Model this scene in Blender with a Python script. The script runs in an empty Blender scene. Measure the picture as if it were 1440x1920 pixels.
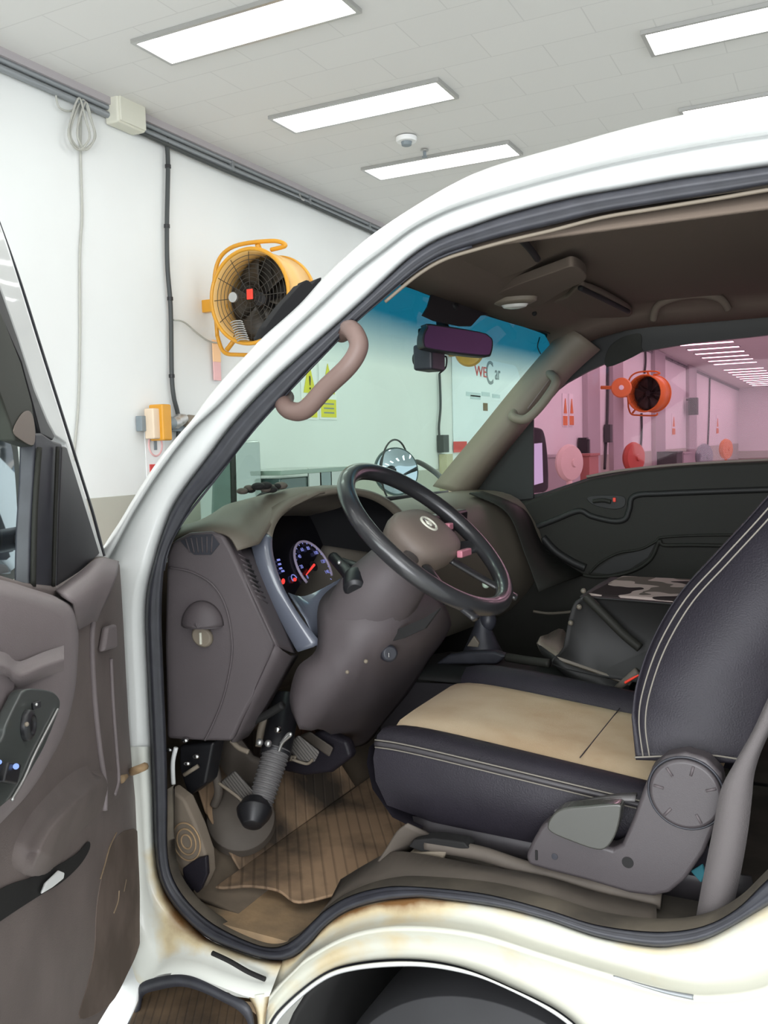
import bpy, bmesh, math, random
from mathutils import Vector, Matrix
from mathutils.geometry import tessellate_polygon
random.seed(4)
SC = bpy.context.scene
COL = SC.collection
V = Vector
PI = math.pi

# ------------------------------------------------------------------ camera
CAM = V((0.0, -1.15, 1.40))
FPX = 1680.0
def _axes():
    dB = V((1575-720, -(815-960), -FPX)).normalized()
    dA = V((2584+720, 925-960, FPX)).normalized()
    dA = (dA - dA.dot(dB)*dB).normalized()
    dZ = dA.cross(dB)
    return Matrix((dA, dB, dZ))
ROT = _axes()
cd = bpy.data.cameras.new('camera'); cam = bpy.data.objects.new('camera', cd); COL.objects.link(cam)
cd.sensor_fit = 'VERTICAL'; cd.sensor_height = 36.0; cd.lens = FPX/1920*36.0
cd.clip_start = 0.02; cd.clip_end = 200
cam.matrix_world = Matrix.Translation(CAM) @ ROT.to_4x4()
SC.camera = cam
# ------------------------------------------------------------------ view, world, lights
SC.view_settings.view_transform = 'Standard'
SC.view_settings.look = 'None'
SC.view_settings.exposure = -0.10
SC.view_settings.gamma = 1.0
SC.view_settings.use_curve_mapping = False
W = bpy.data.worlds.new('world'); SC.world = W; W.use_nodes = True
W.node_tree.nodes['Background'].inputs[0].default_value = (0.90, 0.95, 1.0, 1)
W.node_tree.nodes['Background'].inputs[1].default_value = 1.5
LAMP_POWER = 8.3
al = bpy.data.lights.new('entrance_daylight', 'AREA'); al.shape = 'RECTANGLE'; al.size = 5.0; al.size_y = 3.2; al.energy = 400; al.color = (.95, .97, 1.0)
alo = bpy.data.objects.new('entrance_daylight', al); COL.objects.link(alo); alo.location = (.3, -4.9, 1.9); alo.rotation_euler = (math.radians(90), 0, 0)

# ------------------------------------------------------------------ pixel rays -> points in the place
def ray(px, py): return ROT @ V((px-720, -(py-960), -FPX))
def PY(px, py, y):
    d = ray(px, py); return CAM + d*((y-CAM.y)/d.y)
def PX(px, py, x):
    d = ray(px, py); return CAM + d*((x-CAM.x)/d.x)
def PZ(px, py, z):
    d = ray(px, py); return CAM + d*((z-CAM.z)/d.z)
def PN(px, py, p0, n):
    d = ray(px, py); return CAM + d*(n.dot(p0-CAM)/n.dot(d))
def tum(z): return 0.24*max(0.0, z-1.2)
def S(px, py, off=0.0):                       # body side, leaning inwards above the belt line
    y = off
    for _ in range(8): y = off + tum(PY(px, py, y).z)
    return PY(px, py, y)
HG = V((-1.10, -0.03, 0)); TH = math.radians(60)
DD = V((math.cos(TH), -math.sin(TH), 0)); DN = V((math.sin(TH), math.cos(TH), 0))
def D(px, py, n=0.0):                         # plane of the opened driver door
    return PN(px, py, HG + DN*n, DN)

# ------------------------------------------------------------------ materials
def srgb(c):
    return tuple(((x/255)/12.92 if x/255 <= .04045 else ((x/255+.055)/1.055)**2.4) for x in c)+(1,)
def mat(name, rgb, rough=.5, metal=0, noise=0.0, scale=20, bump=0.0, bscale=300, emit=None, es=0, spec=.5, rgb2=None, coat=0, detail=6):
    m = bpy.data.materials.new(name); m.use_nodes = True
    nt = m.node_tree; b = nt.nodes['Principled BSDF']
    c = srgb(rgb)
    b.inputs['Base Color'].default_value = c
    b.inputs['Roughness'].default_value = rough; b.inputs['Metallic'].default_value = metal
    b.inputs['Specular IOR Level'].default_value = spec
    b.inputs['Coat Weight'].default_value = coat
    tc = nt.nodes.new('ShaderNodeTexCoord')
    if noise or rgb2:
        n = nt.nodes.new('ShaderNodeTexNoise'); n.inputs['Scale'].default_value = scale; n.inputs['Detail'].default_value = detail
        nt.links.new(tc.outputs['Object'], n.inputs['Vector'])
        r = nt.nodes.new('ShaderNodeValToRGB')
        r.color_ramp.elements[0].position = .38; r.color_ramp.elements[1].position = .65
        c2 = srgb(rgb2) if rgb2 else tuple(x*(1-noise) for x in c[:3])+(1,)
        r.color_ramp.elements[0].color = c2; r.color_ramp.elements[1].color = c
        nt.links.new(n.outputs['Fac'], r.inputs['Fac']); nt.links.new(r.outputs['Color'], b.inputs['Base Color'])
    if bump:
        n = nt.nodes.new('ShaderNodeTexNoise'); n.inputs['Scale'].default_value = bscale
        nt.links.new(tc.outputs['Object'], n.inputs['Vector'])
        bp = nt.nodes.new('ShaderNodeBump'); bp.inputs['Strength'].default_value = bump; bp.inputs['Distance'].default_value = .002
        nt.links.new(n.outputs['Fac'], bp.inputs['Height']); nt.links.new(bp.outputs['Normal'], b.inputs['Normal'])
    if emit:
        b.inputs['Emission Color'].default_value = srgb(emit); b.inputs['Emission Strength'].default_value = es
    return m
def glass(name, rgb, band=None, refl=.9):
    m = bpy.data.materials.new(name); m.use_nodes = True; nt = m.node_tree; nt.nodes.clear()
    o = nt.nodes.new('ShaderNodeOutputMaterial'); t = nt.nodes.new('ShaderNodeBsdfTransparent'); g = nt.nodes.new('ShaderNodeBsdfGlossy')
    g.inputs['Roughness'].default_value = .02; mx = nt.nodes.new('ShaderNodeMixShader'); f = nt.nodes.new('ShaderNodeLayerWeight'); f.inputs['Blend'].default_value = .5
    pw = nt.nodes.new('ShaderNodeMath'); pw.operation = 'POWER'; pw.inputs[1].default_value = 4.0
    mu = nt.nodes.new('ShaderNodeMath'); mu.operation = 'MULTIPLY_ADD'; mu.inputs[1].default_value = .5*refl; mu.inputs[2].default_value = .035*refl
    t.inputs[0].default_value = rgb+(1,)
    if band:
        tc = nt.nodes.new('ShaderNodeTexCoord'); sp = nt.nodes.new('ShaderNodeSeparateXYZ')
        mr = nt.nodes.new('ShaderNodeMapRange'); mr.inputs[1].default_value = band[0]; mr.inputs[2].default_value = band[1]
        mc = nt.nodes.new('ShaderNodeMix'); mc.data_type = 'RGBA'
        mc.inputs[6].default_value = rgb+(1,); mc.inputs[7].default_value = band[2]+(1,)
        nt.links.new(tc.outputs['Object'], sp.inputs[0]); nt.links.new(sp.outputs['Z'], mr.inputs[0])
        nt.links.new(mr.outputs[0], mc.inputs[0]); nt.links.new(mc.outputs[2], t.inputs[0])
    nt.links.new(f.outputs['Facing'], pw.inputs[0]); nt.links.new(pw.outputs[0], mu.inputs[0]); nt.links.new(mu.outputs[0], mx.inputs[0])
    nt.links.new(t.outputs[0], mx.inputs[1]); nt.links.new(g.outputs[0], mx.inputs[2]); nt.links.new(mx.outputs[0], o.inputs[0])
    return m
def emis(name, rgb, s):
    m = bpy.data.materials.new(name); m.use_nodes = True; nt = m.node_tree; nt.nodes.clear()
    o = nt.nodes.new('ShaderNodeOutputMaterial'); e = nt.nodes.new('ShaderNodeEmission')
    e.inputs[0].default_value = rgb+(1,); e.inputs[1].default_value = s; nt.links.new(e.outputs[0], o.inputs[0]); return m

def rust_paint(name, rgb):
    m = mat(name, rgb, .35, coat=.3); nt = m.node_tree; b = nt.nodes['Principled BSDF']
    at = nt.nodes.new('ShaderNodeAttribute'); at.attribute_name = 'rust'
    tc = nt.nodes.new('ShaderNodeTexCoord'); n = nt.nodes.new('ShaderNodeTexNoise'); n.inputs['Scale'].default_value = 9; n.inputs['Detail'].default_value = 8
    nt.links.new(tc.outputs['Object'], n.inputs['Vector'])
    a = nt.nodes.new('ShaderNodeMath'); a.operation = 'ADD'; nt.links.new(at.outputs['Fac'], a.inputs[0]); nt.links.new(n.outputs['Fac'], a.inputs[1])
    r = nt.nodes.new('ShaderNodeValToRGB'); e = r.color_ramp.elements
    e[0].position = .62; e[0].color = srgb(rgb); e[1].position = 1.15/1.0 if False else 1.0; e[1].color = srgb((128, 92, 55))
    k = e.new(.80); k.color = srgb((205, 190, 155))
    nt.links.new(a.outputs[0], r.inputs['Fac']); nt.links.new(r.outputs['Color'], b.inputs['Base Color'])
    return m

M = {}
M['paint'] = mat('white_paint', (223, 225, 223), .3, coat=.4)
M['rust'] = rust_paint('stained_white_paint', (216, 218, 210))
M['rubber'] = mat('black_rubber', (52, 53, 60), .45, noise=.25, scale=30)
M['black'] = mat('black_plastic', (30, 30, 33), .4)
M['gap'] = mat('dark_gap', (22, 21, 21), .8)
M['plastic'] = mat('grey_brown_plastic', (90, 83, 85), .55, spec=.35, bump=.15, bscale=700, noise=.08, scale=8)
M['doortrim'] = mat('door_trim_plastic', (134, 124, 125), .5, bump=.15, bscale=700, rgb2=(124, 114, 115), scale=5)
M['doordirty'] = mat('dusty_door_trim', (118, 107, 104), .6, bump=.2, bscale=500, rgb2=(104, 94, 91), scale=7, detail=10)
M['dashtop'] = mat('dash_top_plastic', (104, 97, 86), .5, bump=.15, bscale=700)
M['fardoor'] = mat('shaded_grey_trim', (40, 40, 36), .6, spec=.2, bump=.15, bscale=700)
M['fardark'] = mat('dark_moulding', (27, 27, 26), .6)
M['liner'] = mat('headliner_fabric', (112, 100, 90), .95, bump=.3, bscale=900, spec=.1)
M['pillar'] = mat('pillar_trim', (126, 116, 102), .6)
M['leather'] = mat('dark_leather', (40, 37, 44), .5, spec=.3, bump=.3, bscale=400, noise=.15, scale=12)
M['piping'] = mat('leather_piping', (60, 57, 60), .45)
M['beige'] = mat('beige_fabric', (204, 186, 158), .9, bump=.3, bscale=900, rgb2=(184, 160, 130), scale=6, spec=.15)
M['thread'] = mat('pale_thread', (122, 117, 108), .8)
M['wheelrim'] = mat('wheel_leather', (50, 50, 52), .28, noise=.2, scale=15, coat=.3)
M['hub'] = mat('airbag_cover', (120, 108, 100), .5, bump=.1, bscale=700)
M['chrome'] = mat('chrome', (200, 200, 200), .2, 1)
M['mud'] = mat('muddy_floor', (168, 140, 106), .85, bump=.5, bscale=60, rgb2=(104, 92, 76), scale=7, detail=10)
M['boot'] = mat('dusty_rubber', (96, 88, 80), .7, noise=.2, scale=12)
M['shaft'] = mat('grey_sleeve', (98, 96, 96), .6)
M['yellowfan'] = mat('yellow_orange_paint', (222, 158, 40), .4, coat=.2, noise=.1, scale=5)
M['orangefan'] = mat('orange_paint', (226, 124, 50), .4)
M['fandark'] = mat('fan_dark_metal', (56, 53, 48), .5)
M['drum'] = mat('tan_drum', (226, 182, 112), .5)
M['steel'] = mat('bright_steel', (190, 190, 188), .35, .8)
M['conduit'] = mat('grey_conduit', (138, 142, 144), .4, .4)
M['cable'] = mat('black_cable', (62, 66, 66), .5)
M['greycable'] = mat('grey_cable', (176, 176, 168), .6)
M['cream'] = mat('cream_box', (214, 213, 198), .5)
M['yellow'] = mat('yellow_sign', (225, 214, 50), .5)
M['red'] = mat('red_print', (214, 70, 66), .5)
M['pinkprint'] = mat('pink_print', (240, 190, 190), .6)
M['white'] = mat('white_sheet', (240, 241, 240), .5)
M['poster'] = mat('poster_sheet', (236, 244, 248), .35)
M['greyprint'] = mat('grey_print', (130, 140, 145), .5)
M['redplastic'] = mat('glowing_red_plastic', (225, 60, 40), .4, emit=(225, 60, 40), es=.05)  # plain plastic with a faint glow added, not a lamp
M['blue'] = mat('blue_cloth', (50, 118, 130), .8)
M['tire'] = mat('tyre_rubber', (48, 48, 50), .7, noise=.15, scale=10)
M['digit'] = emis('blue_backlight', (.25, .28, .75), 1.0)
M['ringlit'] = mat('gauge_ring', (150, 140, 160), .4, emit=(150, 140, 165), es=.25)
M['needle'] = emis('red_needle', (.85, .06, .05), 1.2)
M['bluelamp'] = emis('blue_indicator', (.3, .45, 1.0), 1.3)
M['lensw'] = mat('clear_lens', (215, 215, 208), .15, coat=.5)
M['diffuser'] = emis('lamp_diffuser', (1.0, 1.0, .98), LAMP_POWER)
M['wsglass'] = glass('green_windshield_glass', (.74, .93, .83), band=(1.575, 1.66, (.01, .17, .28)), refl=.55)
M['pinkglass'] = glass('pink_tinted_glass', (.91, .67, .77), refl=.25)
M['smoke'] = glass('dark_tinted_glass', (.10, .11, .09), refl=.5)
M['mirror'] = mat('mirror_glass', (190, 200, 215), .03, 1)
M['purplemirror'] = mat('purple_reflection_mirror', (120, 78, 118), .15, .55)  # purple base colour stands in for the pink window's reflection
M['gloss'] = mat('dark_glossy_panel', (38, 58, 58), .12, 0, coat=.3, spec=.5)
M['greygloss'] = mat('grey_glossy_panel', (150, 158, 156), .08, 0, coat=1)

def wall_mat():
    m = mat('white_wall_paint', (230, 233, 231), .7, rgb2=(227, 229, 227), scale=1.2); return m
def ceil_mat():
    m = mat('ceiling_tiles', (222, 221, 218), .8); nt = m.node_tree; b = nt.nodes['Principled BSDF']
    tc = nt.nodes.new('ShaderNodeTexCoord'); br = nt.nodes.new('ShaderNodeTexBrick')
    br.inputs['Color1'].default_value = srgb((222, 221, 218)); br.inputs['Color2'].default_value = srgb((220, 219, 216)); br.inputs['Mortar'].default_value = srgb((208, 207, 204))
    br.inputs['Scale'].default_value = 1; br.inputs['Mortar Size'].default_value = .0035; br.inputs['Mortar Smooth'].default_value = .1
    br.inputs['Brick Width'].default_value = .6; br.inputs['Row Height'].default_value = .324; br.offset = .5
    nt.links.new(tc.outputs['Object'], br.inputs['Vector']); nt.links.new(br.outputs['Color'], b.inputs['Base Color']); return m
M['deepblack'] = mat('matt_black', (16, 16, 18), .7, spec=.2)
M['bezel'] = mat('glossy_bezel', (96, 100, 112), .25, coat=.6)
M['wall'] = wall_mat(); M['ceil'] = ceil_mat()
M['dado'] = mat('grey_dado_paint', (178, 178, 166), .6)
M['pilaster'] = mat('grey_pilaster', (176, 170, 172), .6)
M['concrete'] = mat('grey_floor', (196, 198, 194), .35, rgb2=(186, 188, 184), scale=2)

def mat_ribbed(name, rgb, rgb2, vec, pitch):
    m = mat(name, rgb, .85, rgb2=rgb2, scale=6, detail=10); nt = m.node_tree; b = nt.nodes['Principled BSDF']
    src = b.inputs['Base Color'].links[0].from_socket
    tc = nt.nodes.new('ShaderNodeTexCoord'); dp = nt.nodes.new('ShaderNodeVectorMath'); dp.operation = 'DOT_PRODUCT'
    dp.inputs[1].default_value = vec; nt.links.new(tc.outputs['Object'], dp.inputs[0])
    mu = nt.nodes.new('ShaderNodeMath'); mu.operation = 'MULTIPLY'; mu.inputs[1].default_value = 1/pitch
    fr = nt.nodes.new('ShaderNodeMath'); fr.operation = 'FRACT'
    nt.links.new(dp.outputs['Value'], mu.inputs[0]); nt.links.new(mu.outputs[0], fr.inputs[0])
    r = nt.nodes.new('ShaderNodeValToRGB'); r.color_ramp.elements[0].position = .12; r.color_ramp.elements[1].position = .26
    r.color_ramp.elements[0].color = (.42, .42, .42, 1); r.color_ramp.elements[1].color = (1, 1, 1, 1)
    nt.links.new(fr.outputs[0], r.inputs[0])
    mx = nt.nodes.new('ShaderNodeMix'); mx.data_type = 'RGBA'; mx.blend_type = 'MULTIPLY'; mx.inputs[0].default_value = .55
    nt.links.new(src, mx.inputs[6]); nt.links.new(r.outputs[0], mx.inputs[7]); nt.links.new(mx.outputs[2], b.inputs['Base Color'])
    bp = nt.nodes.new('ShaderNodeBump'); bp.inputs['Distance'].default_value = .004; bp.inputs['Strength'].default_value = .8
    nt.links.new(r.outputs[0], bp.inputs['Height']); nt.links.new(bp.outputs['Normal'], b.inputs['Normal'])
    return m

# ------------------------------------------------------------------ mesh helpers
def tag(o, label=None, cat=None, group=None, kind=None):
    if label: o['label'] = label
    if cat: o['category'] = cat
    if group: o['group'] = group
    if kind: o['kind'] = kind
    return o
def link(o, parent):
    COL.objects.link(o)
    if parent:
        o.parent = parent
        o.matrix_parent_inverse = Matrix.Translation(-root_loc(parent))
    return o
def root_loc(p):
    l = V(p.location)
    return l if p.type == 'EMPTY' else V((0, 0, 0))
def thing(name, loc, label, cat, group=None):
    o = bpy.data.objects.new(name, None); o.location = loc; o.empty_display_size = .1; COL.objects.link(o)
    return tag(o, label, cat, group)
def mesh(name, vs, fs, m, parent=None, smooth=False, bevel=0, seg=3, solid=0, sub=0, kind=None, mats=None, fm=None, autos=None):
    me = bpy.data.meshes.new(name); me.from_pydata([tuple(v) for v in vs], [], fs); me.validate(); me.update()
    for mm in (mats or [m]): me.materials.append(mm)
    if fm:
        for p, k in zip(me.polygons, fm): p.material_index = k
    bm = bmesh.new(); bm.from_mesh(me); bmesh.ops.recalc_face_normals(bm, faces=bm.faces); bm.to_mesh(me); bm.free()
    if smooth:
        me.polygons.foreach_set('use_smooth', [True]*len(me.polygons))
    o = bpy.data.objects.new(name, me); link(o, parent)
    if solid:
        s = o.modifiers.new('solid', 'SOLIDIFY'); s.thickness = solid; s.offset = 0
    if bevel:
        b = o.modifiers.new('bevel', 'BEVEL'); b.width = bevel; b.segments = seg; b.limit_method = 'ANGLE'; b.angle_limit = math.radians(35)
        me.polygons.foreach_set('use_smooth', [True]*len(me.polygons))
        w = o.modifiers.new('wn', 'WEIGHTED_NORMAL'); w.keep_sharp = True
    if sub:
        s = o.modifiers.new('sub', 'SUBSURF'); s.levels = sub; s.render_levels = sub
    if kind: o['kind'] = kind
    return o
def catmull(p, n=8, closed=False):
    p = [V(q) for q in p]; out = []; L = len(p); rng = L if closed else L-1
    for i in range(rng):
        if closed: a, b, c, d = p[(i-1) % L], p[i], p[(i+1) % L], p[(i+2) % L]
        else: a, b, c, d = p[max(i-1, 0)], p[i], p[i+1], p[min(i+2, L-1)]
        for k in range(n):
            t = k/n
            out.append(.5*((2*b)+(c-a)*t+(2*a-5*b+4*c-d)*t*t+(3*b-a-3*c+d)*t**3))
    if not closed: out.append(p[-1])
    return out
def resample(p, n, closed=False):
    q = list(p)+([p[0]] if closed else [])
    L = [0]
    for a, b in zip(q, q[1:]): L.append(L[-1]+(b-a).length)
    out = []; j = 0; tot = L[-1]; m = n if closed else n-1
    for i in range(n):
        t = tot*i/m
        while j < len(q)-2 and L[j+1] < t: j += 1
        k = (t-L[j])/max(L[j+1]-L[j], 1e-9); out.append(q[j].lerp(q[j+1], min(max(k, 0), 1)))
    return out
def sp(pts, n=8, closed=False): return catmull([V(p) if len(p) == 3 else V((p[0], p[1], 0)) for p in pts], n, closed)
def loft(name, rows, m, parent=None, cu=False, cv=False, solid=0, smooth=True, caps=False, sub=0, rust=None, mats=None, rowmat=None, bevel=0):
    n = len(rows[0]); vs = [v for r in rows for v in r]; fs = []; fm = []
    R = len(rows)
    for j in range(R if cv else R-1):
        for i in range(n if cu else n-1):
            a = j*n+i; b = j*n+(i+1) % n; j2 = (j+1) % R
            fs.append((a, b, j2*n+(i+1) % n, j2*n+i)); fm.append(rowmat[j] if rowmat else 0)
    if caps:
        fs.append(tuple(range(n))); fs.append(tuple((R-1)*n+i for i in range(n))[::-1]); fm += [0, 0]
    o = mesh(name, vs, fs, m, parent, smooth, solid=solid, sub=sub, mats=mats, fm=fm if rowmat else None, bevel=bevel)
    if rust:
        at = o.data.attributes.new('rust', 'FLOAT', 'POINT')
        vals = [rust[j]*(1 if not callable(rust[j]) else 1) if not callable(rust[j]) else rust[j](i/(n-1)) for j in range(R) for i in range(n)]
        at.data.foreach_set('value', vals)
    return o
def slab(name, pts, vec, m, parent=None, bevel=.004, seg=3, kind=None):
    pts = [V(p) for p in pts]; n = len(pts); vec = V(vec)
    vs = pts+[p+vec for p in pts]
    fs = [tuple(range(n)), tuple(range(2*n-1, n-1, -1))]+[(i, (i+1) % n, n+(i+1) % n, n+i) for i in range(n)]
    return mesh(name, vs, fs, m, parent, bevel=bevel, seg=seg, kind=kind)
def frames(p, closed=False):
    n = len(p); T = []
    for i in range(n):
        a = p[(i-1) % n] if (closed or i > 0) else p[i]; b = p[(i+1) % n] if (closed or i < n-1) else p[i]
        T.append((b-a).normalized())
    u = T[0].orthogonal().normalized(); out = []
    for t in T:
        u = (u-t*u.dot(t)).normalized(); out.append((u, t.cross(u)))
    return out
def tube(name, pts, r, m, parent=None, closed=False, spl=8, seg=12, flat=1.0, up=None, cap=True):
    p = catmull(pts, spl, closed) if spl else [V(q) for q in pts]
    fr = frames(p, closed); rows = []; n = len(p)
    for i, (q, (u, w)) in enumerate(zip(p, fr)):
        if up:
            t = w.cross(u) if False else u.cross(w); U = V(up); u = (U-t*U.dot(t)).normalized(); w = t.cross(u)
        rr = r[0]+(r[1]-r[0])*i/(n-1) if isinstance(r, tuple) else r
        rows.append([q+u*(math.cos(a)*rr)+w*(math.sin(a)*rr*flat) for a in [2*PI*k/seg for k in range(seg)]])
    return loft(name, rows, m, parent, cu=True, cv=closed, caps=cap and not closed)
def lathe(name, prof, c, ax, m, parent=None, seg=40, smooth=True, up=None, sy=1.0, bevel=0):
    ax = V(ax).normalized(); u = (V(up)-ax*V(up).dot(ax)).normalized() if up else ax.orthogonal().normalized(); w = ax.cross(u); c = V(c)
    rows = [[c+ax*h+u*(math.cos(a)*r)+w*(math.sin(a)*r*sy) for a in [2*PI*k/seg for k in range(seg)]] for r, h in prof]
    o = loft(name, rows, m, parent, cu=True, caps=True, smooth=False, bevel=0)
    if smooth:
        o.data.polygons.foreach_set('use_smooth', [True]*len(o.data.polygons))
        mo = o.modifiers.new('bevel', 'BEVEL'); mo.width = .0015; mo.segments = 2; mo.limit_method = 'ANGLE'; mo.angle_limit = math.radians(35)
        w = o.modifiers.new('wn', 'WEIGHTED_NORMAL'); w.keep_sharp = True
    return o
def box(name, c, s, m, parent=None, bevel=.004, rot=None, kind=None):
    c = V(c); s = V(s)*.5; vs = []
    for x in (-1, 1):
        for y in (-1, 1):
            for z in (-1, 1):
                q = V((x*s.x, y*s.y, z*s.z))
                if rot: q = rot @ q
                vs.append(c+q)
    fs = [(0, 1, 3, 2), (4, 6, 7, 5), (0, 4, 5, 1), (2, 3, 7, 6), (0, 2, 6, 4), (1, 5, 7, 3)]
    return mesh(name, vs, fs, m, parent, bevel=bevel, kind=kind)
def sphere(name, c, r, m, parent=None, sc=(1, 1, 1), seg=24):
    rows = []
    c = V(c)
    for j in range(1, 12):
        a = PI*j/12
        rows.append([c+V((r*sc[0]*math.sin(a)*math.cos(b), r*sc[1]*math.sin(a)*math.sin(b), r*sc[2]*math.cos(a))) for b in [2*PI*k/seg for k in range(seg)]])
    return loft(name, rows, m, parent, cu=True, caps=True)
def holed(name, outer, holes, back, m, parent=None, bevel=0):    # flat plate with openings, given thickness
    loops = [[V(p) for p in outer]]+[[V(p) for p in h] for h in holes]
    tris = tessellate_polygon(loops); flat = [p for l in loops for p in l]; n = len(flat); back = V(back)
    vs = flat+[p+back for p in flat]; fs = [tuple(t) for t in tris]+[tuple(i+n for i in t[::-1]) for t in tris]
    k = 0
    for l in loops:
        L = len(l)
        for i in range(L): fs.append((k+i, k+(i+1) % L, n+k+(i+1) % L, n+k+i))
        k += L
    return mesh(name, vs, fs, m, parent)
def text(name, s, loc, size, m, parent=None, rot=None, sx=1.0, depth=.002, align='LEFT'):
    c = bpy.data.curves.new(name, 'FONT'); c.body = s; c.size = size; c.extrude = depth; c.align_x = align
    t = bpy.data.objects.new(name+'_src', c); COL.objects.link(t)
    bpy.context.view_layer.update(); dg = bpy.context.evaluated_depsgraph_get()
    me = bpy.data.meshes.new_from_object(t.evaluated_get(dg)); bpy.data.objects.remove(t); bpy.data.curves.remove(c)
    rot = rot or Matrix(((0, 0, 1), (1, 0, 0), (0, 1, 0)))
    for v in me.vertices: v.co = rot @ V((v.co.x*sx, v.co.y, v.co.z)) + V(loc)
    me.name = name; me.materials.clear(); me.materials.append(m)
    o = bpy.data.objects.new(name, me); return link(o, parent)
def copy_tree(o, offset, label=None):
    c = o.copy(); COL.objects.link(c); c.location = V(o.location)+V(offset)
    if label: c['label'] = label
    for ch in list(o.children):
        d = ch.copy(); COL.objects.link(d); d.parent = c; d.matrix_parent_inverse = ch.matrix_parent_inverse.copy()
        for g in list(ch.children):
            e = g.copy(); COL.objects.link(e); e.parent = d; e.matrix_parent_inverse = g.matrix_parent_inverse.copy()
    return c

# ================================================================== THE ROOM
WX, ZC, ZF, YN, YE, XE = -4.12, 3.60, -0.10, -5.0, 42.5, 7.0
box('floor', ((WX+XE)/2, (YN+YE)/2, ZF-.05), (XE-WX, YE-YN, .1), M['concrete'], bevel=0, kind='structure')
box('ceiling', ((WX+XE)/2, (YN+YE)/2, ZC+.06), (XE-WX, YE-YN, .1), M['ceil'], bevel=0, kind='structure')
box('wall_front', (WX-.1, (YN+YE)/2, (ZC+.11+ZF-.1)/2), (.2, YE-YN, ZC-ZF+.21), M['wall'], bevel=0, kind='structure')
box('wall_far', ((WX+XE)/2, YE+.1, (ZC+ZF)/2), (XE-WX, .2, ZC-ZF+.2), M['wall'], bevel=0, kind='structure')
box('trim_1', (WX+.006, (YN+YE)/2, (1.13+ZF)/2), (.012, YE-YN, 1.13-ZF), M['dado'], bevel=0, kind='structure')
box('trim_2', ((WX+XE)/2, YE-.006, (.78+ZF)/2), (XE-WX, .012, .78-ZF), M['dado'], bevel=0, kind='structure')
box('trim_3', (WX+.03, (YN+YE)/2, ZC-.012), (.06, YE-YN, .045), M['pilaster'], bevel=0, kind='structure')
for k, (px0, px1, py) in enumerate(((1101, 1124, 740), (1149, 1168, 745), (1228, 1247, 745), (1292, 1306, 770))):
    a, b = PX(px0, py, WX+.09), PX(px1, py, WX+.09)
    box('trim_%d' % (4+k), (WX+.05, (a.y+b.y)/2, (ZF+(2.85 if k == 0 else ZC))/2), (.1, b.y-a.y, (2.85 if k == 0 else ZC)-ZF), M['pilaster'], bevel=.004, kind='structure')

# ceiling lights
def ceiling_light(x, y, label, group=None):
    t = thing('ceiling_light', (x, y, ZC), label, 'ceiling light', group)
    h = [V((x+sx*.615, y+sy*.165, ZC+.009)) for sx, sy in ((-1, -1), (1, -1), (1, 1), (-1, 1))]
    i = [V((x+sx*.592, y+sy*.143, ZC+.009)) for sx, sy in ((-1, -1), (1, -1), (1, 1), (-1, 1))]
    holed('frame', h, [i], (0, 0, -.022), M['steel'], t)
    box('diffuser', (x, y, ZC-.002), (1.184, .286, .014), M['diffuser'], t, bevel=.004)
    return t
XA, XB = -2.79, -.37
Y0 = 2.855; DY = 1.297
near = {(0, 0): 'long white ceiling light nearest the camera, above the cable coil on the wall',
        (0, 1): 'glowing ceiling light panel in mid picture, just above the smoke detector',
        (0, 2): 'glowing ceiling light touching the curve of the truck roof, past the smoke detector',
        (1, 1): 'glowing ceiling light panel at the top right corner, cut by the frame edge',
        (1, 2): 'ceiling light panel mostly hidden behind the truck roof at the right edge'}
first = None
for r, x in enumerate((XA, XB, XB+2.42)):
    for k in range(-4, 30):
        if k in (20,): continue
        if r == 2 and k > 12: continue
        vis = r < 2 and k > 12
        lab = near.get((r, k)) or ('ceiling light in the receding rows seen through the pink passenger window' if vis else 'ceiling light panel over the truck, outside the picture')
        ords = ['nearest', 'second', 'third', 'fourth', 'fifth', 'sixth', 'seventh', 'eighth', 'ninth', 'tenth', 'eleventh', 'twelfth', 'thirteenth', 'fourteenth']
        if r == 0 and 15 <= k < 29: lab = ords[k-15-(k > 20)]+' ceiling light in the row receding through the pink passenger window'
        grp = None if (r, k) in near else ('receding ceiling lights' if vis else 'ceiling lights above the bay')
        if first is None:
            first = ceiling_light(x, Y0+k*DY, lab, grp); fx, fy = x, Y0+k*DY
        else:
            c = copy_tree(first, (x-fx, Y0+k*DY-fy, 0), lab)
            if grp: c['group'] = grp
            elif 'group' in c: del c['group']
t = thing('smoke_detector', PZ(762, 256, ZC), 'round white smoke detector on the ceiling beside the second light', 'smoke detector')
p = PZ(762, 258, ZC)
lathe('base', [(.075, .002), (.075, -.02), (.07, -.03)], p, (0, 0, 1), M['white'], t)
lathe('sensor_cap', [(.04, -.03), (.035, -.055), (.02, -.06)], p, (0, 0, 1), M['greyprint'], t)
p = PZ(796, 282, ZC)
t = thing('sprinkler_head', p, 'tiny sprinkler head in the ceiling near the smoke detector', 'sprinkler')
lathe('escutcheon', [(.03, .002), (.03, -.006), (.012, -.01)], p, (0, 0, 1), M['steel'], t)
lathe('nozzle', [(.012, -.008), (.012, -.04), (.022, -.045), (.022, -.05)], p, (0, 0, 1), M['greyprint'], t)

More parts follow.
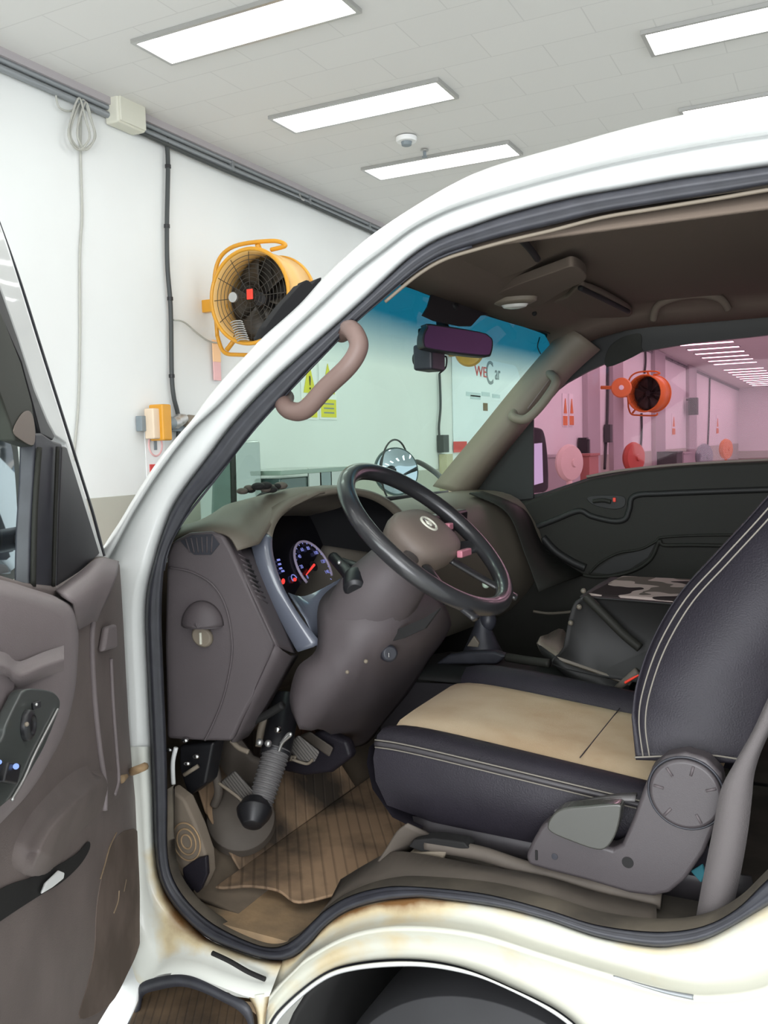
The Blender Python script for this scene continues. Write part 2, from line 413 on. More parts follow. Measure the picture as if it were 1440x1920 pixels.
# conduits along the top of the wall
def wallpt(px, py, x=None): return PX(px, py, WX+.03 if x is None else x)
zc1 = wallpt(0, 108).z-.02
t = thing('electrical_conduit', (WX+.03, 10, ZC-.1), 'pair of grey conduits running along the wall just under the ceiling', 'conduit')
tube('pipe', [(WX+.03, YN+.1, zc1+.01), (WX+.03, YE-.1, zc1+.01)], .017, M['conduit'], t, spl=0)
tube('pipe', [(WX+.03, YN+.1, zc1-.035), (WX+.03, YE-.1, zc1-.035)], .02, M['conduit'], t, spl=0)
for k in range(26):
    y = -1.0+k*1.1
    box('saddle_clip', (WX+.028, y, zc1-.012), (.05, .03, .085), M['conduit'], t, bevel=.003)
tube('black_cable', [(WX+.035, wallpt(255, 232).y, zc1-.06), (WX+.045, wallpt(420, 300).y, zc1-.075), (WX+.04, wallpt(560, 370).y, zc1-.055), (WX+.03, wallpt(715, 430).y, zc1-.06)], .014, M['cable'], t)
# junction box
a = wallpt(228, 213)
t = thing('junction_box', a, 'cream square junction box on the conduit below the nearest ceiling light', 'junction box')
box('housing', (WX+.06, a.y, a.z-.0), (.11, .25, .20), M['cream'], t, bevel=.015)
box('cover', (WX+.12, a.y, a.z-.0), (.018, .23, .18), M['cream'], t, bevel=.006)
# coil of grey cable with its drop
t = thing('cable_coil', wallpt(155, 235), 'loop of thin grey cable hanging from the conduit at the upper left', 'cable')
for k, (dx, w, top) in enumerate(((0, 26, 195), (6, 18, 200), (-7, 22, 192))):
    pts = [wallpt(155+dx, top-8, WX+.04+.01*k), wallpt(155+dx-w*.7, 225, WX+.05), wallpt(155+dx-w*.85, 258, WX+.05+.012*k), wallpt(155+dx, 281, WX+.05), wallpt(155+dx+w*.9, 258, WX+.05+.008*k), wallpt(155+dx+w*.55, 222, WX+.05)]
    tube('cable_loop', pts, .0065, M['greycable'], t, closed=True)
tube('cable_loop', [wallpt(104, 168), wallpt(110, 200), wallpt(133, 208), wallpt(150, 190)], .006, M['greycable'], t)
tube('drop_cable', [wallpt(x, y, WX+.012) for x, y in ((152, 185), (151, 285), (154, 400), (150, 480), (150, 640), (147, 760), (139, 850), (133, 930), (130, 1100))], .007, M['greycable'], t)
# black hanging cable
t = thing('hanging_cable', wallpt(318, 262), 'thick black cable hanging down the wall left of the yellow fan', 'cable')
tube('cable', [wallpt(x, y, WX+.03) for x, y in ((312, 258), (315, 310), (313, 420), (314, 500), (320, 580), (322, 700), (326, 745), (334, 780), (334, 822), (325, 880), (322, 1000))], .0155, M['cable'], t)
for y in (312, 424, 560, 705):
    q = wallpt({312: 315, 424: 313, 560: 319, 705: 322}[y], y)
    lathe('tie', [(.02, -.012), (.02, .012)], (WX+.03, q.y, q.z), (0, 0, 1), M['black'], t)
tag(tube('fan_cord', [wallpt(325, 600), wallpt(345, 604), wallpt(370, 625), wallpt(392, 640), wallpt(412, 643)], .006, M['greycable']), 'thin grey cord sagging between the black cable and the yellow fan', 'cord')
q = wallpt(560, 372)
t = thing('pipe_hook', q, 'small hook clipped under the conduit above the yellow fan', 'hook')
tube('hook', [q+V((0, 0, .07)), q+V((.02, 0, .0)), q+V((.05, .01, -.02))], .008, M['steel'], t)

# ------------------------------------------------ drum fan
def drum_fan(c, R, dep, label, mats, ax=V((-.0, -1, 0)), full=True):
    body, dark, drum = mats; ax = ax.normalized(); side = ax.cross(V((0, 0, 1))).normalized()    # side points to the wall side
    t = thing('drum_fan', c, label, 'fan')
    up = V((0, 0, 1))
    # open drum (thick walled)
    seg = 56; prof = [(R, dep*.5), (R, -dep*.5), (R-.015, -dep*.5), (R-.015, dep*.5)]
    rows = [[c+ax*h+side*(math.cos(a)*r)+up*(math.sin(a)*r) for a in [2*PI*k/seg for k in range(seg)]] for r, h in prof]
    loft('drum', rows, drum, t, cu=True, cv=True)
    for h in (-.5, .5):
        tube('rim', [c+ax*(dep*h)+side*(math.cos(a)*R)+up*(math.sin(a)*R) for a in [2*PI*k/32 for k in range(32)]], .016*R/.37, body, t, closed=True, spl=2, seg=10)
    lathe('back_shade', [(R*.96, -dep*.32), (R*.96, -dep*.34)], c, ax, dark, t)
    hubo = lathe('motor', [(R*.2, -dep*.3), (R*.2, dep*.05), (R*.15, dep*.14), (R*.06, dep*.16)], c, ax, M['black'], t)
    n = 6
    for k in range(n):
        a0 = 2*PI*k/n; rows = []
        for j in range(6):
            rr = R*(.2+.72*j/5); w = .32+.1*j/5; tw = .06*(1-j/8)
            rows.append([c+side*(rr*math.cos(a0+s*w))+up*(rr*math.sin(a0+s*w))+ax*(-dep*.1+s*tw) for s in (-1, -.5, 0, .5, 1)])
        loft('blade', rows, dark, t, solid=.006)
    for k in range(10):
        rr = R*(.14+.83*k/9)
        tube('guard_ring', [c+ax*(dep*.46)+side*(math.cos(a)*rr)+up*(math.sin(a)*rr) for a in [2*PI*q/24 for q in range(24)]], .0022, dark, t, closed=True, spl=2, seg=5)
    for k in range(12):
        a = 2*PI*k/12
        tube('guard_wire', [c+ax*(dep*.47)+side*(math.cos(a)*R*.12)+up*(math.sin(a)*R*.12), c+ax*(dep*.47)+side*(math.cos(a)*R*.98)+up*(math.sin(a)*R*.98)], .0025, dark, t, spl=0, seg=6)
    # tubular carrying frame
    H = R*1.17; pts = []
    for sx, sy in ((1, -.62), (1, .55), (.62, 1.0), (-.3, 1.02), (-.62, .9), (-.3, .86)):
        pts.append(c+ax*(dep*.15)+side*(sx*H)+up*(sy*H))
    tube('carry_frame', pts, .017*R/.37, body, t)
    tube('carry_frame', [c+ax*(dep*.15)+side*(H*sx)+up*(H*sy) for sx, sy in ((1, -.6), (.86, -.92), (.5, -1.0), (-.35, -1.05), (-.5, -.95))], .017*R/.37, body, t)
    tube('stay', [c+up*R*.98, c+ax*dep*.15+up*H], .022*R/.37, body, t, spl=0)
    tube('stay', [c+side*R*.98-up*.02, c+ax*dep*.15+side*H*1.0-up*.02], .03*R/.37, body, t, spl=0)
    tube('stay', [c+side*R*.7-up*R*.7, c+ax*dep*.15+side*H*.8-up*H*.9], .02*R/.37, body, t, spl=0)
    box('wall_bracket', V((WX+(c.x+side.x*H-WX)/2+.0, c.y, c.z)), (max(.04, abs(c.x+side.x*H-WX)), .05, R*.28), body, t)
    return t
cf = PX(494, 562, WX+.52)
fan = drum_fan(cf, .318, .34, 'large yellow drum fan mounted high on the white wall, seen left of the windshield pillar', (M['yellowfan'], M['fandark'], M['drum']))
q = cf+V((0, -.19, -.0))
box('nameplate', q+V((.02, 0, .01)), (.05, .01, .07), M['redplastic'], fan)
lathe('junction_cap', [(.035, 0), (.035, .02)], q+V((-.11, 0, 0)), (0, -1, 0), M['steel'], fan)
rows = []
for k in range(9):
    tube('coil_spring', [q+V((-.09+.05*math.cos(a)+.006*k, -.01, -.17-.016*k+.01*math.sin(a))) for a in (0, 1, 2, 3.14)], .005, M['steel'], fan)
# caution tag under the fan
a = wallpt(408, 658); b = wallpt(409, 680)
t = thing('warning_tag', b, 'small orange and pink tag hanging on the wall under the yellow fan', 'tag')
box('orange_part', (WX+.02, a.y, a.z), (.01, .09, .16), mat('pale_orange', (255, 208, 160), .6), t, bevel=.003)
box('pink_part', (WX+.018, b.y, b.z-.05), (.01, .085, .16), M['pinkprint'], t, bevel=.003)
# no-entry style notice
a = wallpt(296, 845)
t = thing('prohibition_sign', a, 'small white notice with a red ring and red strip left of the pillar', 'sign')
box('sheet', (WX+.006, a.y, a.z), (.006, .19, .36), M['white'], t, bevel=0)
tube('red_ring', [V((WX+.012, a.y+.065*math.cos(k*PI/8), a.z+.04+.075*math.sin(k*PI/8))) for k in range(16)], .006, M['pinkprint'], t, closed=True, spl=2, seg=6)
box('figure', (WX+.011, a.y, a.z+.04), (.006, .03, .07), M['greyprint'], t, bevel=.003)
box('red_strip', (WX+.011, a.y, a.z-.12), (.006, .13, .06), M['red'], t, bevel=.002)
# wall holder with yellow unit
a = wallpt(310, 795)
t = thing('wall_rack', a, 'wall rack holding a yellow unit and shiny tools beside the black cable', 'rack')
box('back_rail', (WX+.03, a.y+.05, a.z), (.05, .62, .1), M['greyprint'], t)
b = wallpt(288, 793)
box('yellow_unit', (WX+.09, b.y, b.z), (.12, .09, .24), M['yellowfan'], t, bevel=.012)
b = wallpt(275, 795)
box('side_cap', (WX+.08, b.y, b.z), (.08, .07, .2), mat('pale_brown', (225, 205, 180), .5), t, bevel=.01)
for k, (px, py, mm) in enumerate(((308, 795, 'greyprint'), (318, 793, 'steel'), (326, 788, 'steel'), (345, 790, 'pillar'))):
    b = wallpt(px, py); lathe('tool', [(.03, -.05), (.045, 0), (.03, .06)], (WX+.08, b.y, b.z), (0, 1, .2), M[mm], t)

# yellow warning notices seen through the windshield
def tri_sign(px, py, w, lab):
    a = wallpt(px, py)
    t = thing('warning_sign', a, lab, 'sign', None)
    box('sheet', (WX+.005, a.y, a.z), (.006, w, .52), M['white'], t, bevel=0)
    slab('yellow_triangle', [V((WX+.01, a.y-w*.38, a.z-.03)), V((WX+.01, a.y+w*.38, a.z-.03)), V((WX+.01, a.y, a.z+.24))], (.004, 0, 0), M['yellow'], t, bevel=0)
    text('exclamation_mark', '!', (WX+.016, a.y-.02, a.z+.0), .17, M['black'], t)
    box('yellow_panel', (WX+.01, a.y, a.z-.16), (.006, w*.88, .16), M['yellow'], t, bevel=0)
    for k in range(3): box('print_line', (WX+.0135, a.y, a.z-.12-.04*k), (.002, w*.6, .012), M['greyprint'], t, bevel=0)
tri_sign(584, 730, .26, 'yellow triangle warning notice behind the left end of the brown grab handle')
tri_sign(619, 732, .30, 'yellow warning notice right of its twin, behind the brown grab handle')
# poster
a = wallpt(850, 660); b = wallpt(850, 846); w = wallpt(978, 700).y-a.y; h = a.z-b.z
t = thing('wall_poster', (WX+.01, a.y+w/2, a.z-h/2), 'large pale poster with red and grey lettering on the wall behind the windshield', 'poster')
r_ = .3; out = [V((WX+.004, a.y, b.z)), V((WX+.004, a.y+w, b.z)), V((WX+.004, a.y+w, a.z-r_))]+[V((WX+.004, a.y+w-r_+r_*math.cos(k*PI/12), a.z-r_+r_*math.sin(k*PI/12))) for k in range(1, 6)]+[V((WX+.004, a.y+w-r_, a.z)), V((WX+.004, a.y, a.z))]
slab('sheet', out, (.01, 0, 0), M['poster'], t, bevel=0)
q = wallpt(892, 704); text('red_lettering', 'WE', (WX+.017, q.y, q.z), .19, M['red'], t, sx=1.5)
q = wallpt(913, 719); text('grey_letter', 'C', (WX+.017, q.y, q.z), .44, M['greyprint'], t, sx=.95)
q = wallpt(930, 711); text('grey_lettering', 'ar', (WX+.017, q.y, q.z), .27, M['greyprint'], t, sx=.95)
for k, (px, py, ww) in enumerate(((876, 738, .5), (905, 738, .3), (884, 744, .35), (925, 742, .3))):
    q = wallpt(px, py); box('print_line', (WX+.016, q.y+ww/2, q.z), (.003, ww, .05), mat('faint_print', (196, 214, 218), .5), t, bevel=0)
q = wallpt(912, 763); box('brown_mark', (WX+.017, q.y, q.z), (.004, .16, .1), mat('brown_print', (120, 100, 70), .6), t, bevel=0)
q = wallpt(858, 838); box('red_block', (WX+.017, q.y+.12, q.z), (.006, .42, .13), M['red'], t, bevel=0)
# socket post by the wall and cable (behind windshield)
q = wallpt(828, 832)
t = thing('switch_box', q, 'small dark switch box at the end of the cable left of the poster', 'switch box')
box('housing', (WX+.05, q.y, q.z), (.08, .16, .2), M['cable'], t)
tube('feed_cable', [wallpt(824, 700), wallpt(826, 760), wallpt(823, 800), wallpt(824, 822)], .014, M['cable'], t)
box('tan_post', (WX+.06, q.y+.05, (q.z-.12+ZF)/2), (.1, .18, q.z-.12-ZF), mat('tan_post', (190, 182, 150), .6), t)
# yellow round lamp peeking under the mirror
q = PX(880, 660, WX+.3)
t = thing('warning_beacon', q, 'yellow round wall fan head peeking out under the rear-view mirror', 'fan')
lathe('head', [(.08, .05), (.15, .045), (.17, 0), (.15, -.05), (.06, -.08)], q, (.2, -1, 0), M['yellowfan'], t)
tube('arm', [q, (WX+.02, q.y+.1, q.z)], .03, M['yellowfan'], t, spl=0)

# ------------------------------------------------ things beyond the pink window
def far(px, py, x=-3.8): return PX(px, py, x)
c2 = far(1217, 738, WX+.62)
drum_fan(c2, .37, .42, 'orange drum fan high on the far wall seen through the pink window', (M['orangefan'], M['fandark'], M['orangefan']), ax=V((-.3, -1, 0)))
q = far(1165, 727, WX+.45)
t = thing('wall_fan', q, 'round orange fan head on a short arm left of the far drum fan', 'fan')
lathe('head', [(.04, .06), (.17, .05), (.19, 0), (.17, -.05), (.04, -.1)], q, (.2, -1, 0), M['orangefan'], t)
lathe('hub', [(.05, .05), (.04, .08)], q, (.2, -1, 0), M['white'], t)
tube('arm', [q, (WX+.05, q.y+.1, q.z+.03)], .035, M['orangefan'], t, spl=0)
def far_cable(px, y0, y1, lab, r=.026, box_at=None):
    a = wallpt(px, y0); b = wallpt(px-8*(y1-y0)/250, y1)
    t = thing('drop_cable', a, lab, 'cable')
    tube('cable', [a, a.lerp(b, .5)+V((.01, .03, 0)), b], r, M['cable'], t)
    if box_at:
        q = wallpt(px-8*(box_at-y0)/250, box_at); box('plug_box', q+V((.05, 0, 0)), (.12, .2, .35), M['cable'], t)
far_cable(1140, 682, 880, 'dark cable with a plug box between the two nearest pilasters in the pink window', .028, 813)
far_cable(1210, 655, 700, 'dark cable running up to the conduit above the far orange drum fan', .026)
far_cable(1203, 775, 850, 'dark cable hanging below the far orange drum fan', .026)
far_cable(1298, 695, 840, 'thin cable next to the far television bracket', .026)
far_cable(1331, 708, 850, 'dark cable near the far corner in the pink window', .028)
def far_sign(px, py, w, h, lab, col='yellow'):
    a = wallpt(px, py); t = thing('notice', a, lab, 'sign')
    box('sheet', (WX+.01, a.y, a.z+h*.1), (.01, w, h), M['white'], t, bevel=0)
    slab('symbol', [V((WX+.02, a.y-w*.3, a.z)), V((WX+.02, a.y+w*.3, a.z)), V((WX+.02, a.y, a.z+h*.45))], (.01, 0, 0), M[col], t, bevel=0)
    box('text_panel', (WX+.02, a.y, a.z-h*.22), (.012, w*.9, h*.28), M[col], t, bevel=0)
sg = 'orangefan'
far_sign(1061, 775, .26, .55, 'orange triangle notice nearest the passenger mirror in the pink window', sg)
far_sign(1073, 775, .26, .55, 'orange triangle notice just right of its twin in the pink window', sg)
far_sign(1264, 800, .5, .6, 'small faint notice left of the far television bracket', sg)
far_sign(1346, 800, .7, .7, 'small faint notice close to the far corner', sg)
q = far(1300, 762, WX+.25)
t = thing('wall_speaker', q, 'dark box on a bracket high on the far wall in the pink window', 'speaker')
box('cabinet', q, (.25, .3, .5), M['cable'], t); box('bracket', q+V((-.14, -.1, .2)), (.1, .05, .05), M['cable'], t)
q = far(1094, 843, WX+.1); t = thing('wall_phone', q, 'small dark box on the wall left of the first pilaster', 'phone'); box('body', q, (.15, .14, .42), M['black'], t); box('handset', q+V((.09, 0, .03)), (.04, .08, .3), M['cable'], t)
def ped_fan(px, py, R, lab, m, x=-3.5, ax=V((1, -.45, 0))):
    q = far(px, py, x); t = thing('pedestal_fan', (q.x, q.y, ZF), lab, 'fan')
    lathe('guard', [(R*.3, R*.35), (R*.9, R*.22), (R, 0), (R*.9, -R*.2), (R*.3, -R*.4)], q, ax, m, t)
    lathe('hub', [(R*.25, R*.3), (R*.2, R*.45)], q, ax, m, t)
    tube('pole', [(q.x, q.y, ZF+.05), q], .04, m, t, spl=0)
    lathe('base', [(R*.9, 0), (R*.9, .06)], (q.x, q.y, ZF), (0, 0, 1), m, t)
ped_fan(1067, 868, .25, 'pale pedestal fan nearest the passenger mirror in the pink window', mat('pale_fan', (214, 196, 186), .5), x=-3.2)
ped_fan(1188, 858, .30, 'red pedestal fan below the far orange drum fan', mat('red_fan', (186, 82, 66), .5))
ped_fan(1320, 856, .38, 'dark grey pedestal fan near the far corner', M['greyprint'])
ped_fan(1361, 842, .36, 'orange pedestal fan against the far corner', M['orangefan'])
def cab(px0, px1, pyt, x, m, lab, nm='cabinet', dep=.5):
    a = far(px0, pyt, x); b = far(px1, pyt, x); t = thing(nm, (x, (a.y+b.y)/2, ZF), lab, 'cabinet')
    box('body', (x, (a.y+b.y)/2, (a.z+ZF)/2), (dep, b.y-a.y, a.z-ZF), m, t, bevel=.01)
    box('top', (x, (a.y+b.y)/2, a.z+.02), (dep+.04, b.y-a.y+.04, .04), m, t, bevel=.005)
    return t
cab(1036, 1058, 858, -3.8, M['pilaster'], 'grey desk partition standing next to the passenger mirror in the view')
cab(1076, 1094, 856, -3.8, mat('red_brown_unit', (170, 110, 100), .5), 'reddish cabinet left of the first pilaster')
cab(1249, 1260, 850, -3.8, M['cable'], 'dark grey cabinet standing right of the third pilaster')
cab(1263, 1276, 852, -3.8, M['pilaster'], 'light grey cabinet beside the dark one by the far wall')

# machine and counter ahead of the truck, seen through the windshield
a = PX(441, 826, -3.3); b = PX(489, 826, -3.3)
t = thing('kiosk_cabinet', (-3.4, (a.y+b.y)/2, ZF), 'tall grey glossy cabinet with an orange base in front of the truck', 'cabinet')
box('body', (-3.45, (a.y+b.y)/2, (a.z+.9)/2+.0), (.3, b.y-a.y, a.z-.9), M['greygloss'], t, bevel=.02)
box('orange_base', (-3.45, (a.y+b.y)/2+.02, (.9+ZF)/2), (.34, b.y-a.y+.03, .9-ZF), M['redplastic'], t, bevel=.02)
KY = (a.y+b.y)/2+.02+(b.y-a.y+.03)/2+.02
a = PX(503, 884, -3.2); b = PX(648, 878, -3.2)
t = thing('display_case', (-3.4, (a.y+b.y)/2, ZF), 'low dark glass-topped counter along the wall in front of the truck', 'counter')
a.y = max(a.y, KY)
box('body', (-3.45, (a.y+b.y)/2, (a.z-.05+ZF)/2), (.5, b.y-a.y, a.z-.05-ZF), M['gloss'], t, bevel=.01)
box('top', (-3.45, (a.y+b.y)/2, a.z-.015), (.54, b.y-a.y+.03, .03), mat('counter_top', (120, 135, 125), .2, coat=.5), t)
for k in range(3):
    q = PX(590+20*k, 897-k, -3.19); box('leaflet', q, (.01, .16, .14), M['greyprint' if k % 2 else 'steel'], t, bevel=0)

# ================================================================== THE TRUCK
TR = thing('pickup_truck', (-.4, .7, ZF), 'white cab-over truck with its driver door open, parked nose to the wall', 'truck')
def part(name, label=None):
    o = bpy.data.objects.new(name, None); o.location = (0, 0, 0); COL.objects.link(o); o.empty_display_size = .05
    o.parent = TR; o.matrix_parent_inverse = Matrix.Translation(-V(TR.location))
    if label: o['label'] = label
    return o

# ---------------- contours of the door opening (traced round the loop, clockwise from the foot of the front post)
c3 = [(530, 1801), (488, 1797), (436, 1780), (384, 1756), (332, 1707), (301, 1655), (290, 1592), (286, 1488), (282, 1390), (276, 1260), (272, 1160), (276, 1105), (289, 1052), (302, 1008), (322, 955), (350, 910), (388, 860), (430, 803), (475, 752), (520, 707), (572, 660), (635, 605), (685, 560), (720, 527), (770, 482), (820, 450), (885, 425), (960, 400), (1070, 372), (1170, 354), (1270, 336), (1370, 322), (1440, 312), (1560, 298), (1680, 300), (1740, 350), (1760, 450), (1765, 800), (1740, 1200), (1690, 1450), (1600, 1580), (1520, 1650), (1440, 1698), (1335, 1757), (1270, 1773), (1218, 1775), (1120, 1757), (1022, 1724), (931, 1701), (813, 1685), (780, 1683), (714, 1690), (655, 1707), (613, 1735), (585, 1766), (558, 1790)]
c4 = [(523, 1775), (488, 1773), (436, 1752), (390, 1725), (349, 1686), (322, 1640), (314, 1585), (314, 1505), (312, 1400), (306, 1250), (303, 1156), (307, 1070), (318, 1024), (344, 976), (368, 938), (405, 895), (438, 855), (474, 808), (517, 760), (545, 730), (582, 690), (612, 660), (662, 608), (722, 556), (780, 508), (830, 478), (885, 460), (958, 440), (1035, 422), (1129, 399), (1230, 382), (1347, 363), (1440, 347), (1560, 330), (1660, 335), (1705, 380), (1715, 480), (1722, 800), (1700, 1190), (1650, 1420), (1570, 1540), (1500, 1605), (1440, 1648), (1381, 1704), (1316, 1737), (1231, 1747), (1120, 1734), (1022, 1704), (905, 1675), (774, 1662), (714, 1664), (655, 1680), (610, 1706), (582, 1733), (553, 1760)]
C3 = resample(sp(c3, 10, True), 260, True)
c4d = resample(sp(c4, 10, True), 900, True)
def near(p, poly): return min(poly, key=lambda q: (q-p).length_squared)
C4 = [near(p, c4d) for p in C3]
def SS(p, off): return S(p.x, p.y, off)
body = part('body_side')
mid = [a.lerp(b, .5) for a, b in zip(C3, C4)]
rows = [[SS(p, .055) for p in C3], [SS(a.lerp(b, .12), .035) for a, b in zip(C3, C4)], [SS(a.lerp(b, .45), .030) for a, b in zip(C3, C4)],
        [SS(a.lerp(b, .62), .045) for a, b in zip(C3, C4)], [SS(a.lerp(b, .75), .040) for a, b in zip(C3, C4)], [SS(b, .055) for b in C4], [SS(b, .12) for b in C4]]
seal = loft('door_seal', rows, M['rubber'], body, cu=True)
# inner aperture trim behind the seal (gives the pillars their depth)
# pillar and roof rail white bands
c0 = [(140, 1440), (138, 1300), (145, 1180), (165, 1075), (200, 1015), (225, 977), (250, 935), (287, 877), (325, 827), (360, 787), (385, 752), (422, 707), (465, 662), (492, 633), (560, 572), (610, 517), (672, 460), (720, 424), (780, 385), (845, 347), (910, 317), (980, 295), (1070, 270), (1150, 247), (1250, 222), (1370, 197), (1440, 185), (1560, 168), (1700, 155)]
c1 = [(196, 1440), (190, 1300), (178, 1160), (190, 1080), (220, 1020), (252, 960), (303, 880), (360, 806), (410, 760), (460, 708), (535, 634), (610, 563), (665, 512), (720, 470), (770, 432), (820, 405), (870, 385), (970, 355), (1070, 328), (1170, 304), (1320, 275), (1440, 256), (1560, 238), (1700, 222)]
c0d = resample(sp(c0, 10), 900); c1d = resample(sp(c1, 10), 900)
top = [p for p in sp([(283, 1430), (282, 1390), (276, 1260), (272, 1160), (276, 1105)]+c3[12:34]+[(1680, 285)], 10)]
top = resample(top, 170)
i1 = [near(p, c1d) for p in top]
# monotone arclength pairing for smoothness
def pair(base, poly):
    out = []; j = 0
    for p in base:
        k = min(range(j, min(j+60, len(poly))), key=lambda q: (poly[q]-p).length_squared) if j < len(poly)-1 else len(poly)-1
        j = k; out.append(poly[k])
    return out
T1 = resample([near(p, c1d) for p in top], 170); T0 = resample([near(p, c0d) for p in top], 170)
T1 = [near(p, c1d) for p in top]; T0 = [near(p, c0d) for p in top]
def mixp(a, b, k): return [p.lerp(q, k) for p, q in zip(a, b)]
rows = []
for (A, B, k, off) in ((top, T1, 0, .058), (top, T1, .08, .040), (top, T1, .3, .026), (top, T1, .7, .022), (top, T1, .88, .026), (top, T1, .97, .046), (T1, T0, .03, .046), (T1, T0, .10, .016), (T1, T0, .2, .003), (T1, T0, .5, -.003), (T1, T0, .75, .004), (T1, T0, .93, .022), (T1, T0, 1, .045), (T1, T0, 1.0, .11), (T1, T0, .95, .17)):
    rows.append([SS(p, off) for p in mixp(A, B, k)])
loft('pillar_and_roof_rail', rows, M['paint'], body)

# front post strip below the belt, fender and sill (left of the opening)
left3 = resample(sp([(282, 1400), (286, 1488), (290, 1592), (301, 1655), (332, 1707), (384, 1756), (436, 1780), (488, 1797), (530, 1801)], 10), 90)
leftO = resample(sp([(196, 1400), (222, 1600), (228, 1720), (245, 1800), (262, 1845), (300, 1828), (345, 1826), (400, 1845), (468, 1870), (505, 1868)], 10), 90)
leftC = [p.lerp(q, .38) for p, q in zip(left3, leftO)]
rr = []
ru = lambda s: (lambda u: (s+.06)*max(0, min(1, (u-.3)/.25)))
for k, off, rs in ((0, .057, .5), (.06, .040, .42), (.16, .028, .30), (.3, .025, .2), (.45, .022, .10), (.6, .012, .0), (.8, .002, 0), (1, 0, .05)):
    rr.append(([SS(p.lerp(q, k), off) for p, q in zip(left3, leftO)], ru(rs)))
loft('front_post', [r[0] for r in rr], M['rust'], body, rust=[r[1] for r in rr])
# sill and arch (right of the V)
b3 = resample(sp([(530, 1801), (558, 1790), (585, 1766), (613, 1735), (655, 1707), (714, 1690), (780, 1683), (813, 1685), (931, 1701), (1022, 1724), (1120, 1757), (1218, 1775), (1270, 1773), (1335, 1757), (1440, 1698), (1520, 1650), (1640, 1530)], 10), 150)
r1 = resample(sp([(505, 1868), (526, 1844), (555, 1815), (585, 1789), (663, 1750), (761, 1736), (892, 1749), (1022, 1789), (1153, 1828), (1283, 1862), (1348, 1866), (1440, 1850), (1560, 1790), (1700, 1680)], 10), 150)
r2 = resample(sp([(492, 1950), (520, 1896), (598, 1830), (663, 1806), (761, 1798), (859, 1811), (957, 1850), (1055, 1900), (1120, 1965), (1200, 2080), (1300, 2200)], 10), 150)
r3 = resample(sp([(500, 1965), (528, 1908), (598, 1845), (663, 1820), (774, 1812), (865, 1824), (940, 1850), (1040, 1903), (1100, 1960), (1180, 2080), (1280, 2200)], 10), 150)
# pair r1 by x-station with b3 so the bands stay regular
rr = []
def seq(A, B, lst):
    for k, off, rs in lst: rr.append(([SS(p.lerp(q, k), off) for p, q in zip(A, B)], rs))
f1 = lambda s: (lambda u: (s+.05)*max(.25, 1-abs(u-.14)/.30) if u < .55 else s*(.25+.5*max(0, (u-.75))))
seq(b3, r1, ((0, .055, f1(.50)), (.08, .042, f1(.62)), (.3, .040, f1(.42)), (.62, .036, f1(.2)), (.85, .024, f1(.12)), (.97, .006, f1(.04))))
seq(r1, r2, ((0.06, -.002, f1(.02)), (.16, .004, f1(.1)), (.35, .018, f1(.16)), (.7, .016, f1(.14)), (.93, .010, f1(.1)), (1.0, .014, f1(.1))))
M['rust2'] = rust_paint('dimmed_cream_paint', (204, 204, 190))  # same stained paint, base colour darkened to offset the strong light on the sill
loft('sill', [r[0] for r in rr], M['rust2'], body, rust=[r[1] for r in rr])
rows = [[SS(p, .016) for p in r2], [SS(p.lerp(q, .25), .018) for p, q in zip(r2, r3)], ]
loft('arch_gasket', rows+[[SS(p.lerp(q, .3), -.006) for p, q in zip(r2, r3)]], M['rubber'], body)
rows = [[SS(p.lerp(q, k), o) for p, q in zip(r2, r3)] for k, o in ((.28, .012), (.34, -.008), (.6, -.014), (.9, -.010), (1, .0), (1.02, .05))]
loft('arch_flange', rows, M['paint'], body)
# dark seam line on the sill at the right
tube('seam', [S(x, y, .0) for x, y in ((1150, 1830), (1200, 1846), (1250, 1860), (1300, 1870))], (.001, .0035), M['conduit'], body, seg=8)
tube('seam', [S(x, y, .010) for x, y in ((398, 1787), (430, 1802), (465, 1822), (497, 1836))], .004, M['gap'], body, seg=8)
# tongue between step well and arch
tl_ = resample(sp([(466, 1868), (480, 1900), (484, 1940), (482, 1990)], 6), 16); tr_ = resample(sp([(506, 1862), (500, 1890), (494, 1935), (482, 1985)], 6), 16)
loft('tongue', [[SS(p.lerp(q, k), o) for p, q in zip(tl_, tr_)] for k, o in ((0, .012), (.3, -.001), (.7, -.001), (1.05, .012))], M['rust'], body, rust=[.35, .2, .2, .4])
# front lower step well
stp = part('step_well', 'brown ribbed step in a black-edged recess')
rimo = resample(sp([(236, 1925), (258, 1880), (262, 1846), (296, 1832), (338, 1827), (373, 1835), (428, 1862), (463, 1880), (476, 1910), (480, 1990)], 8), 60)
rimi = resample(sp([(236, 1935), (262, 1895), (270, 1866), (300, 1856), (338, 1850), (373, 1858), (420, 1880), (450, 1898), (466, 1925), (472, 1990)], 8), 60)
loft('black_edge', [[SS(p, .0) for p in rimo], [SS(p.lerp(q, .3), -.008) for p, q in zip(rimo, rimi)], [SS(q, .0) for q in rimi], [SS(q, .03) for q in rimi]], M['rubber'], stp)
M['step'] = mat_ribbed('ribbed_step', (140, 116, 90), (44, 39, 34), (1, .6, 0), .017)
z_s = S(350, 1880, .03).z
slab('step_tread', [PZ(x, y, z_s-.02) for x, y in ((225, 1960), (262, 1865), (340, 1838), (430, 1860), (480, 1900), (520, 2000))], (0, 0, -.02), M['step'], stp, bevel=.003)
slab('recess_wall', [S(262, 1850, .16), S(480, 1880, .16), S(480, 2100, .16), S(230, 2100, .16)], (0, .01, 0), M['mud'], stp, bevel=0)
# white lower front corner beside the door foot
slab('lower_corner', [S(x, y, .02) for x, y in ((222, 1700), (262, 1846), (256, 1885), (236, 1930), (215, 2000), (120, 2000), (150, 1800))], (0, .02, 0), M['paint'], body, bevel=.006)

